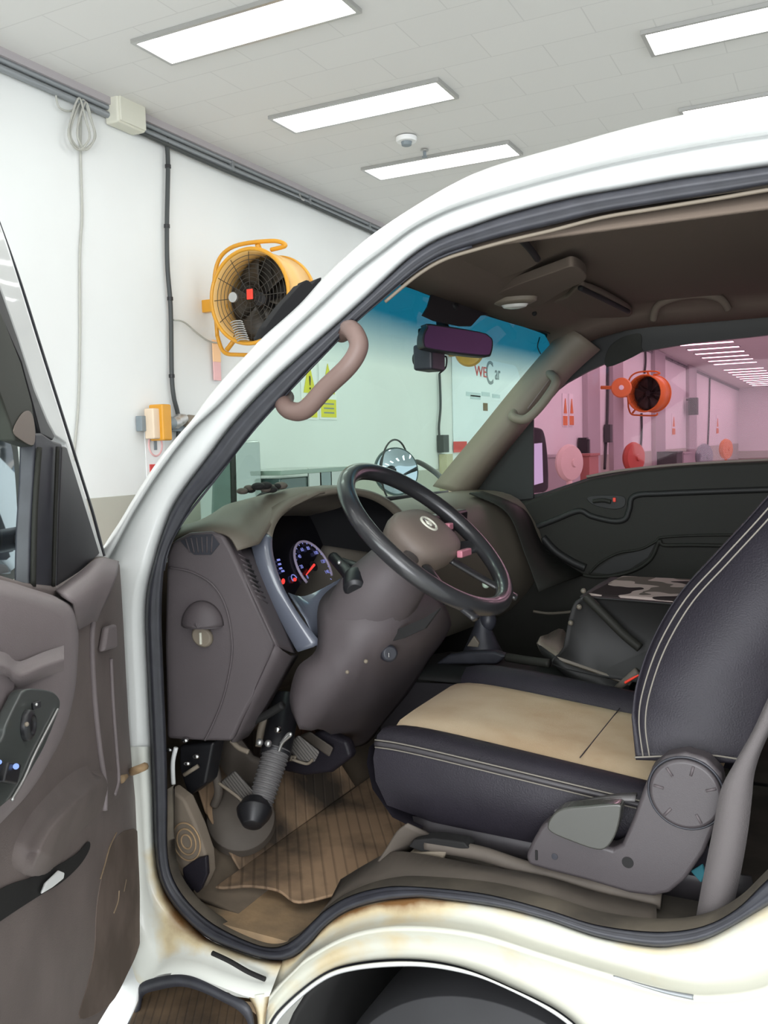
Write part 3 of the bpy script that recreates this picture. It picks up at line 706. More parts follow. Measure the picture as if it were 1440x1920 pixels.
# outer skins that close the cab
ri = resample(sp([(1640, 292), (1700, 312), (1742, 355), (1762, 450), (1765, 800), (1740, 1200), (1690, 1450), (1600, 1580), (1540, 1634)], 8), 60)
ro = resample([V((1690, 150, 0)), V((2250, 120, 0)), V((2300, 900, 0)), V((2250, 1900, 0)), V((1700, 1760, 0))], 60)
loft('rear_corner', [[SS(p.lerp(q, k), o) for p, q in zip(ri, ro)] for k, o in ((0, .055), (.03, .04), (.08, .03), (.12, .0), (1, .0))], M['paint'], body)
rows = []
for j in range(13):
    y = .30+1.02*j/12; c_ = .045*(1-((y-.8)/.63)**2)
    rows.append([V((x, y, 1.765+c_+dz)) for x, dz in ((-.64, -.045), (-.55, -.02), (-.40, -.005), (-.1, .0), (.4, .0), (.62, -.01))])
loft('roof_panel', rows, M['paint'], body, solid=.004)
rows = [[V((x+.10*abs((y-.8)/.68)**4, y, z)) for x, z in ((-1.26, 1.20), (-1.31, 1.10), (-1.33, .85), (-1.32, .55), (-1.28, .32))] for y in [.12+1.36*j/14 for j in range(15)]]
loft('nose_panel', rows, M['paint'], body, solid=.004)
box('rear_panel', (.56, .8, 1.12), (.02, 1.36, 1.3), M['paint'], body)
# ---------------- wheel housing and wheel
wh = part('front_wheel')
wc = V((-.475, .22, .215)); R = .325
prof = [(R-.10, -.10), (R-.05, -.115), (R-.015, -.10), (R, -.06), (R, .06), (R-.015, .10), (R-.05, .115), (R-.10, .10)]
lathe('tyre', [(r, h) for r, h in prof], wc, (0, 1, 0), M['tire'], wh, seg=80)
for rr_ in (.20, .245, .285):
    tube('sidewall_ridge', [wc+V((rr_*math.cos(a), -.108+.01*(rr_ > .28), rr_*math.sin(a))) for a in [2*PI*k/40 for k in range(40)]], .004, M['tire'], wh, closed=True, spl=2, seg=6)
lathe('rim', [(.19, -.09), (.18, -.06), (.1, -.07), (.05, -.09)], wc, (0, 1, 0), M['steel'], wh)
arch = part('wheel_housing')
rows = []
for y in (.03, .75):
    rows.append([V((-.46+.38*math.cos(a), y, .27+.405*math.sin(a))) for a in [PI*k/24 for k in range(-2, 27)]])
loft('liner', rows, M['gap'], arch, solid=.01)
box('inner_wall', (-.46, .76, .3), (1.1, .02, .8), M['gap'], arch, bevel=0)
q = PY(655, 1868, .35); box('chassis_bracket', q, (.05, .03, .09), M['cream'], arch)
q = PY(590, 1900, .3); tube('damper', [q+V((.0, 0, -.15)), q+V((.02, 0, .12))], .03, M['shaft'], arch, spl=0)

# ---------------- floor, tub, firewall, rear wall
cabin = part('cabin_shell')
# sill trim between seal and floor
bi = resample(sp([(314, 1480), (314, 1530), (314, 1585), (322, 1640), (349, 1686), (390, 1725), (436, 1752), (488, 1773), (523, 1775), (553, 1760), (582, 1733), (610, 1706), (655, 1680), (714, 1664), (774, 1662), (905, 1675), (1022, 1704), (1120, 1734), (1231, 1747), (1316, 1737), (1381, 1704), (1440, 1648), (1540, 1560)], 10), 160)
rows = [[SS(p, .05) for p in bi]]
rows.append([q+V((0, .02, .002)) for q in rows[0]])
rows.append([q+V((0, .012+.033*min(1, i/55), -.004)) for i, q in enumerate(rows[0])])
loft('sill_trim', rows, mat('dirty_sill', (98, 90, 78), .8, rgb2=(70, 64, 56), scale=12, detail=10), cabin)
FZ = .600
M['matrib'] = mat_ribbed('ribbed_mud_mat', (176, 146, 116), (66, 57, 48), tuple(V((PZ(500, 1500, FZ)-PZ(500, 1660, FZ)).normalized().to_tuple()).cross(V((0, 0, 1))).to_tuple()), .022)
box('floor_pan', (-1.00, .76, FZ-.04), (.42, 1.40, .03), M['mud'], cabin, bevel=0)
box('seat_floor', (-.05, .80, .690), (1.22, 1.34, .02), mat('grey_carpet', (80, 74, 66), .95, noise=.3, scale=14), cabin, bevel=0)
rows = []
for y in (.10, 1.45):
    rows.append([V((x, y, z)) for x, z in ((-.95, .575), (-1.04, .585), (-1.11, .66), (-1.21, .79), (-1.24, 1.0), (-1.24, 1.22))])
loft('firewall', rows, mat('muddy_carpet', (96, 84, 70), .95, noise=.35, scale=10), cabin, solid=.008)
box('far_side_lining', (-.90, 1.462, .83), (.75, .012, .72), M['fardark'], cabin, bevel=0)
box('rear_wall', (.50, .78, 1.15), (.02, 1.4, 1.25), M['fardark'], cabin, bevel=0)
# kick panel by the front post
kick = part('kick_panel', 'dusty brown kick plate with a round moulding')
kp = [(316, 1478), (345, 1500), (368, 1552), (385, 1602), (388, 1640), (376, 1668), (352, 1692), (338, 1668), (320, 1622), (315, 1560)]
slab('plate', [PY(x, y, .105) for x, y in kp], (0, .03, 0), mat('dusty_kick_plate', (128, 116, 102), .8, noise=.15, scale=10), kick, bevel=.006)
q = PY(350, 1578, .105)
for r_ in (.012, .022, .032):
    tube('round_moulding', [q+V((r_*math.cos(a), -.001, r_*1.1*math.sin(a))) for a in [2*PI*k/20 for k in range(20)]], .0016, M['mud'], kick, closed=True, spl=2, seg=6)
slab('lower_pad', [PY(x, y, .100) for x, y in ((342, 1628), (372, 1608), (386, 1606), (388, 1640), (376, 1668), (352, 1692), (340, 1660))], (0, .01, 0), M['leather'], kick, bevel=.003)
# white bracket and clutter at the kick area
cl = part('pedal_bracket')
tube('white_strip', [PY(x, y, .115) for x, y in ((330, 1402), (324, 1430), (325, 1470))], .0042, M['white'], cl)
slab('black_case', [PY(x, y, .16) for x, y in ((335, 1398), (400, 1392), (385, 1470), (352, 1495), (335, 1440))], (0, .04, 0), M['black'], cl, bevel=.006)
for px, py in ((317, 1406), (347, 1388), (368, 1418), (351, 1431)):
    q = PY(px, py, .13); sphere('bolt', q, .006, M['chrome'], cl, (1.3, 1, .8))
tube('rod', [PY(345, 1453, .14), PY(372, 1436, .15)], .004, M['pillar'], cl, spl=0)
tube('wiring', [PY(x, y, .22) for x, y in ((372, 1385), (382, 1410), (398, 1425), (410, 1480), (402, 1510))], .009, M['boot'], cl)
slab('toe_cover', [PY(x, y, .3) for x, y in ((362, 1500), (385, 1380), (440, 1380), (470, 1420), (520, 1440), (500, 1520), (440, 1540), (380, 1540))], (0, .02, 0), M['boot'], cl, bevel=.01)
tube('linkage', [PY(x, y, .2) for x, y in ((434, 1388), (448, 1402), (466, 1410))], .005, M['pillar'], cl)
tube('wire_loop', [PY(x, y, .22) for x, y in ((523, 1408), (530, 1392), (545, 1378), (540, 1377), (527, 1394))], .003, M['steel'], cl)
tube('wiring', [PY(x, y, .24) for x, y in ((440, 1385), (470, 1355), (500, 1340), (530, 1322))], .008, M['gap'], cl)
# floor mat (a thing of its own) - follows the toe board slope
mo = [(392, 1655), (400, 1560), (440, 1500), (500, 1440), (560, 1410), (640, 1400), (700, 1395), (745, 1420), (760, 1480), (770, 1560), (745, 1620), (700, 1655), (640, 1672), (560, 1690), (520, 1668), (470, 1660)]
mm = thing('rubber_floor_mat', (-.9, .3, FZ), 'x', 'floor mat')
slab('flat_panel', [PZ(p.x, p.y, FZ) for p in sp(mo, 5, True) if PZ(p.x, p.y, FZ).x > -1.03], (0, 0, -.006), M['matrib'], mm, bevel=.003)
TN = V((.2, 0, .15)).normalized(); T0_ = V((-1.02, .3, .602))
slab('toe_panel', [T0_+V((-.15*b, a-.3, .20*b)) for a, b in ((.20, -.02), (.20, .5), (.24, 1), (.62, 1), (.66, .3), (.66, -.02))], TN*-.006, M['matrib'], mm, bevel=.003)
tag(mm, 'muddy brown ribbed rubber mat on the driver footwell floor', 'floor mat')

# ---------------- steering shaft, boot, pedals
ss = part('steering_shaft')
A = PY(532, 1335, .33); B = PY(520, 1405, .27); Cc = PY(483, 1522, .20)
tube('corrugated_sleeve', [B, Cc], (.026, .022), M['shaft'], ss, spl=10, seg=24)
for k in range(16):
    q = B.lerp(Cc, k/15.)
    lathe('sleeve_rib', [(.0275-.003*k/15, -.0018), (.0275-.003*k/15, .0018)], q, (Cc-B), M['shaft'], ss, seg=24)
tube('universal_joint', [A+(A-B)*.35, A, B+(Cc-B)*.12], .030, M['black'], ss, seg=20)
for px, py, m_ in ((487, 1392, 'steel'), (503, 1394, 'steel'), (521, 1368, 'chrome')):
    q = PY(px, py, .235); sphere('joint_bolt', q, .007, M[m_], ss)
tube('yoke', [PY(486, 1400, .28), PY(492, 1360, .3), PY(512, 1330, .32), PY(524, 1316, .34)], .008, M['pillar'], ss)
lathe('lower_boot', [(.024, -.02), (.034, 0), (.030, .012), (.018, .03), (.006, .034)], PY(477, 1520, .19)+V((0, 0, 0)), (.25, -.6, -.5), M['black'], ss)
lathe('floor_cover', [(.070, -.03), (.066, -.006), (.045, .006), (.02, .008)], PY(452, 1530, .24), (.45, -.55, .65), M['boot'], ss, seg=40)
pd = part('pedals')
def pedal(pts, y, nm, m):
    o = slab(nm, [PY(a, b, y) for a, b in pts], (-.01, .014, -.004), m, pd, bevel=.004); return o
pm = mat_ribbed('pedal_rubber', (110, 106, 102), (88, 84, 80), (1, .2, 1), .009)
pedal([(412, 1468), (440, 1445), (482, 1492), (484, 1505), (456, 1510)], .20, 'clutch_pad', pm)
tube('clutch_arm', [PY(410, 1468, .198), PY(452, 1500, .198), PY(458, 1520, .21)], .003, M['pillar'], pd)
pedal([(536, 1398), (560, 1378), (600, 1410), (590, 1430), (560, 1428)], .34, 'brake_pad', pm)
tube('brake_arm', [PY(548, 1424, .33), PY(575, 1432, .338), PY(586, 1424, .338)], .003, M['pillar'], pd)
tube('brake_lever', [PY(520, 1420, .33), PY(556, 1422, .34)], .006, M['pillar'], pd)
pedal([(562, 1380), (582, 1372), (626, 1402), (618, 1420)], .42, 'accelerator_pad', M['boot'])
slab('pedal_cover', [PY(x, y, .44) for x, y in ((520, 1445), (545, 1400), (600, 1370), (650, 1390), (660, 1420), (620, 1450), (570, 1456))], (0, .03, 0), M['leather'], pd, bevel=.01)

# ---------------- dashboard
db = part('dashboard')
# main body: cross-sections over y
def prof(y):
    k = min(max((y-.55)/.85, 0), 1)
    if .22 < y < .61: return [(-1.20, 1.225), (-1.17, 1.235), (-1.14, 1.24), (-1.12, 1.235), (-1.11, 1.20), (-1.11, 1.12), (-1.10, 1.04), (-1.06, .98), (-1.06, .93), (-1.08, .88), (-1.20, .84)]
    return [(-1.20, 1.225), (-1.12, 1.245), (-1.02, 1.262), (-.955+.04*k, 1.258), (-.90+.05*k, 1.235), (-.885+.07*k, 1.19), (-.89+.11*k, 1.12), (-.91+.13*k, 1.04), (-.97+.12*k, .93), (-1.06+.1*k, .86), (-1.20, .84)]
ys = [.225, .26, .3, .4, .5, .605, .615, .75, .9, 1.05, 1.2, 1.32, 1.40]
rows = [resample(sp([(x, y, z) for x, z in prof(y)], 6), 40) for y in ys]
loft('dash_body', rows, M['dashtop'], db)
# end panel facing the open door
ep = [(312, 1040), (322, 1016), (352, 1000), (395, 996), (418, 1003), (432, 1026), (458, 1082), (490, 1150), (517, 1208), (511, 1238), (485, 1290), (456, 1345), (434, 1391), (380, 1390), (312, 1386), (308, 1200)]
EN = V((.30, -1, .0)).normalized(); E0 = PY(430, 1200, .165)
def E(px, py, o=0): return PN(px, py, E0-EN*(-o) if False else E0+EN*o, EN)
slab('end_panel', [E(x, y) for x, y in ep], -EN*.05, M['plastic'], db, bevel=.008, seg=4)
tube('panel_line', [E(x, y, .0015) for x, y in ((318, 1064), (360, 1073), (400, 1098), (424, 1140), (435, 1200), (432, 1250), (418, 1310), (398, 1360), (384, 1388))], .0022, M['plastic'], db, seg=8)
# dome knob
q = E(380, 1160)
rows = []
for j in range(7):
    a = PI/2*j/6; rows.append([])
    for k in range(17):
        b = PI*k/16; r_ = math.cos(a)
        u = V((EN.y, -EN.x, 0)).normalized()*-1
        rows[-1].append(q+u*(.039*math.cos(b)*r_)+V((0, 0, 1))*(.044*math.sin(b)*r_)+EN*(.026*math.sin(a))-V((0, 0, .012)))
rows_ = rows
loft('dome_knob', rows_, M['plastic'], db, solid=.004)
slab('knob_cap', [q+V((0, 0, -.012))+(-u*.0+u*math.cos(b)*.038)+EN*(.024*math.sin(b)) for b in [PI*k/16 for k in range(17)]], (0, 0, -.003), M['plastic'], db, bevel=0)
lathe('lock_barrel', [(.018, 0), (.018, .008), (.015, .012)], q+V((.0, 0, -.032)), EN, M['pillar'], db, sy=1.2)
box('key_slot', q+EN*.014+V((0, 0, -.034)), (.004, .004, .022), M['cream'], db, bevel=.001)
# defroster grille on top of end panel
slab('defroster_grille', [E(x, y, .002) for x, y in ((338, 1014), (360, 1003), (398, 1001), (412, 1020), (396, 1040), (364, 1040), (350, 1028))], EN*.001, M['rubber'], db, bevel=.001)
for k in range(6):
    tube('grille_slat', [E(348+10*k, 1010-k, .004), E(356+8*k, 1036, .004)], .0012, M['plastic'], db, spl=0, seg=6)
# strip between end panel and gauge hood, with the tall vent
def st(t, w):      # t down the strip, w across
    a = V((432, 1026, 0)).lerp(V((518, 1212, 0)), t); b = V((472, 1030, 0)).lerp(V((553, 1226, 0)), t); p = a.lerp(b, w); return PY(p.x, p.y, .178+.085*w)
rows = [[st(t/10, w/6) for t in range(11)] for w in range(7)]
loft('vent_strip', rows, M['plastic'], db, solid=.004)
slab('side_vent', [st(a, b)+V((.002, -.002, 0)) for a, b in ((.04, .2), (.5, .28), (.56, .62), (.1, .62))], (.001, -.001, 0), M['gap'], db, bevel=0)
for k in range(9): tube('vent_slat', [st(.06+.052*k, .2)+V((.004, -.004, 0)), st(.11+.052*k, .62)+V((.004, -.004, 0))], .0018, M['plastic'], db, spl=0, seg=6)
slab('dash_slot', [st(a, b)+V((.002, -.002, 0)) for a, b in ((.66, .3), (.84, .35), (.86, .55), (.68, .5))], (.001, -.001, 0), M['rubber'], db, bevel=0)
# surface below the corner turning inwards
rows = []
for (a, b, y) in (((517, 1208), (434, 1391), .178), ((530, 1220), (444, 1390), .20), ((545, 1230), (464, 1380), .235), ((558, 1228), (490, 1345), .29)):
    rows.append([PY(a[0]+(b[0]-a[0])*t/8, a[1]+(b[1]-a[1])*t/8, y) for t in range(9)])
loft('knee_edge', rows, M['plastic'], db, solid=.004)
# dash top near the windscreen corner
rows = []
for pts, y in (((( 322, 1016), (352, 1000), (400, 997), (430, 1006), (446, 1032)), .165), (((345, 985), (375, 980), (420, 975), (462, 990), (486, 1020)), .24), (((380, 985), (420, 950), (470, 940), (505, 950), (520, 965)), .33), (((440, 950), (500, 928), (545, 917), (580, 915), (600, 925)), .42), (((520, 925), (560, 918), (600, 912), (640, 912), (660, 917)), .50)):
    rows.append(resample(sp([PY(x, yy, y) for x, yy in pts], 6), 24))
loft('corner_top', rows, M['dashtop'], db, solid=.004)
# gauge hood and bezel
hood = [(560, 1222, .262), (532, 1172, .256), (500, 1110, .252), (480, 1050, .255), (474, 1005, .27), (494, 965, .31), (545, 933, .37), (600, 918, .43), (650, 915, .48), (705, 925, .55), (750, 955, .60), (775, 1000, .61), (770, 1050, .60)]
bez = [(602, 1205, .275), (566, 1160, .265), (533, 1105, .262), (514, 1050, .268), (511, 1005, .285), (528, 968, .33), (565, 943, .39), (610, 930, .44), (655, 927, .49), (700, 938, .54), (738, 965, .585), (757, 1003, .595), (752, 1045, .59)]
deep = [(x, y, yy) for x, y, yy in bez]
H0 = [PY(*p) for p in hood]; H1 = [PY(*p) for p in bez]
Hr = resample(catmull(H0, 8), 80); Br = resample(catmull(H1, 8), 80)
outw = [h+V((-.06, -.015 if i < 30 else .0, -.0)) for i, h in enumerate(Hr)]
back_ = [V((min(-1.13, h.x-.12), h.y+(.02 if i > 60 else 0), 1.236)) if h.z > 1.24 else h+V((-.08, -.01, 0)) for i, h in enumerate(Hr)]
KC = 26
back_ = [b if i >= KC else h+V((-.015, .012, 0)) for i, (h, b) in enumerate(zip(Hr, back_))]
loft('bezel_flank', [q[:KC+1] for q in (back_, Hr, [a.lerp(b, .5)+V((.010, -.003, .002)) for a, b in zip(Hr, Br)], Br)], M['bezel'], db, solid=.003)
loft('gauge_hood', [q[KC:] for q in (back_, [a.lerp(b, .45)+V((0, 0, .018 if b.z > 1.24 else 0)) for a, b in zip(Hr, back_)], Hr, [a.lerp(b, .5)+V((.008, 0, .002)) for a, b in zip(Hr, Br)], Br)], M['dashtop'], db, solid=.003)
FN = V((.88, -.0, .47)).normalized(); F0 = V((-1.005, .35, 1.13))
cg = sum(Br, V())/len(Br)
def onface(p):  return p - V((1, .0, -.1))*((p-F0).dot(FN)/V((1, .0, -.1)).dot(FN))
Dr = [onface(p.lerp(cg, .10)) for p in Br]
bz_ = [Br, [p.lerp(q, .12)+V((.004, 0, 0)) for p, q in zip(Br, Dr)], [p.lerp(q, .5) for p, q in zip(Br, Dr)], Dr]
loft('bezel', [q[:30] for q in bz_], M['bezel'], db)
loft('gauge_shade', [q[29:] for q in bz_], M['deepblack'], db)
slab('gauge_face', Dr, (-.004, 0, -.002), mat('black_gauge_face', (16, 15, 20), .25), db, bevel=0)
# apron beneath the gauges
rows = [resample(sp([PY(x, y, yy) for x, y, yy in r], 6), 24) for r in (((540, 1112, .275), (570, 1118, .30), (620, 1095, .36), (680, 1060, .45)), ((572, 1160, .275), (590, 1160, .30), (630, 1130, .37), (690, 1100, .45)), ((596, 1212, .27), (600, 1215, .30), (640, 1180, .38), (700, 1140, .45)))]
loft('gauge_apron', rows, M['bezel'], db, solid=.003)
gf = bpy.data.objects.new('gauge_cluster', None); gf.location = (0, 0, 0); COL.objects.link(gf); gf.parent = TR; gf.matrix_parent_inverse = Matrix.Translation(-V(TR.location))
FU = V((0, 1, 0)); FV = FN.cross(FU).normalized()
if FV.z < 0: FV = -FV
def F(px, py, o=.004): return PN(px, py, F0+FN*o, FN)
g0 = F(588, 1062, .005); GR = .060
rotF = Matrix((FU, FV, FN)).transposed()
def ga(a, r, o=0): return g0+FU*(r*math.cos(a))+FV*(r*math.sin(a))+FN*o
tube('dial_ring', [ga(math.radians(-30+240*k/24), GR) for k in range(25)], .0028, M['ringlit'], gf, spl=2, seg=8)
for k, s in enumerate(('0', '20', '40', '60', '80', '100', '120', '140')):
    a = math.radians(205-k*230/7)
    text('dial_numeral', s, ga(a, GR*.74)-FV*.004, .0115, M['digit'], gf, rot=rotF, depth=.0002, align='CENTER')
    for j in range(2):
        a2 = a-math.radians(230/14*j)
        tube('dial_tick', [ga(a2, GR*.9), ga(a2, GR*.97)], .0007, M['digit'], gf, spl=0, seg=5)
tube('needle', [F(574, 1078, .008), F(589, 1059, .008)], (.0012, .003), M['needle'], gf, spl=0, seg=8)
lathe('needle_cap', [(.012, 0), (.011, .004)], g0-FN*.001, FN, M['black'], gf, seg=24)
for px, py in ((522, 1050), (524, 1058), (526, 1066), (530, 1071)):
    q = F(px, py); slab('fuel_bar', [q-FU*.005-FV*.002, q+FU*.005-FV*.002, q+FU*.005+FV*.002, q-FU*.005+FV*.002], FN*.001, M['digit'], gf, bevel=0)
q = F(552, 1085); tube('temperature_ring', [q+FU*.009*math.cos(k*PI/6)+FV*.009*math.sin(k*PI/6) for k in range(8)], .001, M['digit'], gf, seg=6)
sphere('warning_lamp', q-FV*.002, .004, M['needle'], gf); sphere('warning_lamp', F(531, 1090), .006, M['needle'], gf, (.4, 1, 1))
# centre stack and passenger vent
slab('centre_panel', [V((-.885, .66, 1.235)), V((-.885, 1.0, 1.235)), V((-.905, 1.0, 1.0)), V((-.905, .66, 1.0))], (.035, 0, 0), mat('dark_centre', (48, 42, 46), .35), db, bevel=.01)
tube('radio_trim', [PY(x, y, .66) for x, y in ((700, 973), (733, 969), (748, 994), (752, 1010))], .0035, mat('pink_silver', (190, 150, 165), .3, .4), db, spl=0)
box('radio_slot', PY(728, 990, .68), (.01, .07, .03), M['gap'], db)
q = PY(777, 972, .72); lathe('dial_knob', [(.016, -.02), (.016, .01), (.012, .014)], q, (1, -.3, .2), M['cream'], db)
slab('passenger_vent', [PY(x, y, 1.22) for x, y in ((905, 950), (925, 952), (945, 1000), (942, 1018), (925, 1012))], (.01, -.012, .004), M['fardark'], db, bevel=.004)
for k in range(4): tube('vent_slat', [PY(912+6*k, 958+13*k, 1.205), PY(926+5*k, 958+13*k, 1.205)], .002, M['fardoor'], db, spl=0, seg=6)
# passenger side end of dash towards the door
rows = [resample(sp([PY(x, y, yy) for x, y in r], 6), 24) for r, yy in ((((880, 925), (950, 960), (985, 1040), (1010, 1110)), 1.15), (((905, 922), (975, 955), (1012, 1040), (1060, 1090)), 1.28), (((930, 930), (985, 958), (1022, 1028), (1093, 1078)), 1.38))]
loft('dash_end', rows, M['fardoor'], db, solid=.004)
# lower dash / column shroud region
sc = part('steering_column')
WC = V((-.680, .357, 1.233)); tl = math.radians(42.0)
AX = V((math.sin(tl), 0, math.cos(tl)))       # wheel axis, pointing at the driver
WU = V((0, 1, 0)); WV = V((-math.cos(tl), 0, math.sin(tl)))
# lower fascia (big smooth cover running from the gauges down to the footwell)
fas = [[(700, 1055, .46), (650, 1085, .36), (600, 1130, .30), (596, 1215, .265), (560, 1250, .25), (545, 1300, .245), (548, 1332, .25)],
       [(740, 1075, .44), (700, 1110, .33), (660, 1160, .27), (630, 1220, .25), (600, 1280, .24), (580, 1330, .245), (565, 1370, .26)],
       [(800, 1110, .46), (770, 1140, .36), (730, 1175, .30), (690, 1220, .275), (650, 1280, .275), (620, 1335, .30), (600, 1365, .34)],
       [(835, 1140, .52), (815, 1175, .48), (780, 1215, .44), (735, 1260, .42), (700, 1320, .44), (660, 1370, .50), (635, 1385, .54)],
       [(845, 1170, .70), (830, 1200, .70), (800, 1240, .68), (770, 1290, .68), (730, 1340, .70), (690, 1390, .72), (660, 1400, .74)]]
rows = [resample(sp([PY(*p) for p in r], 6), 40) for r in fas]
rows = [list(c) for c in zip(*[resample(catmull(list(c), 4), 17) for c in zip(*rows)])]
loft('lower_fascia', rows, M['plastic'], sc, solid=.005)
# column collar behind wheel
A_ = WC-AX*.12; 
lathe('upper_shroud', [(.085, -.20), (.095, -.10), (.078, -.03), (.06, .0)], WC-AX*.055, AX, M['plastic'], sc, up=(0, 1, 0), sy=.8)
slab('open_tray', [PY(x, y, .33) for x, y in ((716, 1208), (748, 1180), (800, 1158), (828, 1140), (800, 1178), (760, 1196))], (-.002, -.004, 0), M['gap'], sc, bevel=0)
q = PY(729, 1225, .325); lathe('ignition_lock', [(.016, -.01), (.016, .006), (.012, .010)], q, (.7, -.7, .2), M['rubber'], sc); box('key_slot', q+V((.006, -.012, 0)), (.003, .003, .009), M['chrome'], sc, bevel=.001)
for px, py in ((651, 1260), (686, 1240)): sphere('trim_clip', PY(px, py, .262), .004, M['pillar'], sc)
stalk = part('indicator_stalk')
tube('lever', [PY(625, 1045, .36), PY(650, 1072, .31), PY(664, 1092, .29)], (.011, .014), M['black'], stalk)
tube('lever', [WC-AX*.11, PY(640, 1055, .34)], .010, M['black'], stalk, spl=0)
lathe('knob', [(.019, -.024), (.023, -.006), (.022, .016), (.015, .022)], PY(666, 1093, .285), (.5, -1, -.7), M['black'], stalk)
sphere('symbol', PY(636, 1055, .315), .004, M['steel'], stalk)
# steering wheel
sw = part('steering_wheel')
RW = .181
def wp(a, r, o=0): return WC+WU*(r*math.cos(a))+WV*(r*math.sin(a))+AX*o
tube('rim', [wp(2*PI*k/48, RW) for k in range(48)], .0165, M['wheelrim'], sw, closed=True, spl=3, seg=20)
# airbag cover
out = []
for k in range(40):
    a = 2*PI*k/40; ca, sa = math.cos(a), math.sin(a)
    rx = .098; ry = .070 if sa > 0 else .060
    e = .75
    out.append(WU*(rx*(abs(ca)**e)*(1 if ca > 0 else -1))+WV*(ry*(abs(sa)**e)*(1 if sa > 0 else -1)+.004))
HC = WC+WU*.022
rows = [[HC+p*k+AX*h for p in out] for k, h in ((.72, -.055), (.94, -.04), (1, -.02), (.98, -.006), (.88, .004), (.6, .010), (.25, .012))]
loft('airbag_cover', rows, M['hub'], sw, cu=True, caps=True)
for s in (-1, 1):
    for dv, dv2 in ((-.012, -.03),):
        tube('spoke', [WC+WU*(s*.07)+WV*(-.02)-AX*.022, WC+WU*(s*.13)+WV*(-.035)-AX*.018, WC+WU*(s*(.185))+WV*(-.05)-AX*.004], .016, M['wheelrim'], sw, flat=.5, up=tuple(WV))
for s in (-.45, .45):
    tube('spoke', [WC+WU*(s*.12)-WV*.05-AX*.022, WC+WU*(s*.2)-WV*.12-AX*.016, WC+WU*(s*.24)-WV*.185-AX*.003], .012, M['wheelrim'], sw, flat=.5, up=(0, 1, 0))
q = HC+WV*.018+AX*.012
tube('emblem_ring', [q+WU*.019*math.cos(k*PI/8)+WV*.017*math.sin(k*PI/8) for k in range(16)], .0028, M['cream'], sw, closed=True, spl=2, seg=8)
lathe('emblem_centre', [(.008, -.001), (.006, .003)], q, AX, M['cream'], sw, seg=20)
for k in range(3):
    a = PI/2+k*2*PI/3; tube('emblem_bar', [q, q+WU*.018*math.cos(a)+WV*.016*math.sin(a)], .0018, M['steel'], sw, spl=0, seg=6)
for s, mm_ in ((1, 'pinks'),):
    M['pinks'] = mat('pink_reflex_switch', (190, 120, 135), .3)
    box('switch', WC+WU*.075-WV*.058+AX*.0, (.012, .05, .014), M['pinks'], sw, rot=None, bevel=.003)
    box('switch', WC+WU*.12+WV*.01+AX*.0, (.014, .022, .014), M['pinks'], sw, bevel=.003)

# ---------------- windshield with header and far pillar
ws = part('windshield')
def wsp(u, v):
    ya, yb = .06+.13*v, 1.50-.09*v; y = ya+(yb-ya)*u
    bul = (1-(2*u-1)**2)
    x = -1.135+(.42)*v-.085*bul*(1-.65*v)-.015*math.sin(PI*v); z = 1.235+.475*v
    return V((x, y, z))
loft('glass', [[wsp(u/24, v/16) for u in range(25)] for v in range(17)], M['wsglass'], ws)
# black frit at the header and base gasket
loft('upper_frit', [[wsp(u/24, v)+V((.004, 0, 0)) for u in range(25)] for v in (.985, 1.03)], M['gap'], ws, solid=.003)
loft('base_gasket', [[wsp(u/24, v)+V((.006, 0, .002)) for u in range(25)] for v in (-.02, .035)], M['rubber'], ws, solid=.006)
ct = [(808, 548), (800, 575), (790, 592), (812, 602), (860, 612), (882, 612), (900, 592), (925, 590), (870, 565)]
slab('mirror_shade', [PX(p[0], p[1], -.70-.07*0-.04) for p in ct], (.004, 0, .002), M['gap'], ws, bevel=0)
tube('inspection_sticker', [PY(1012, 632, 1.31), PY(1008, 650, 1.31), PY(1014, 664, 1.31)], .0015, M['gap'], ws)
rv = part('rear_view_mirror')
rm = [(800, 612), (808, 607), (900, 622), (918, 630), (925, 640), (922, 663), (912, 669), (860, 664), (805, 655), (793, 648), (793, 628)]
nrm = V((.75, -.66, 0)).normalized(); r0 = PX(860, 638, -.72)
slab('housing', [PN(p.x, p.y, r0, nrm) for p in sp(rm, 3, True)], -nrm*.03, M['black'], rv, bevel=.006)
slab('mirror_glass', [PN(860+(p.x-860)*.95, 638+(p.y-638)*.88, r0+nrm*.001, nrm) for p in sp(rm, 3, True)], nrm*.001, M['purplemirror'], rv, bevel=0)
tube('stem', [r0-nrm*.03, r0-nrm*.04+V((-.02, 0, .05)), V((-.735, r0.y+.02, 1.70))], .012, M['gap'], rv)
dc = part('dash_camera')
q = PX(805, 672, -.80)
box('body', q, (.045, .075, .055), M['rubber'], dc, bevel=.006); lathe('lens', [(.015, 0), (.013, .012)], q+V((-.024, 0, 0)), (-1, 0, 0), M['black'], dc)
tube('cord', [q+V((.0, .02, -.02)), PX(835, 668, -.78), PX(836, 688, -.78), PX(824, 700, -.79)], .0018, M['gap'], dc)
box('mount', q+V((-.01, .0, .04)), (.02, .03, .05), M['gap'], dc)
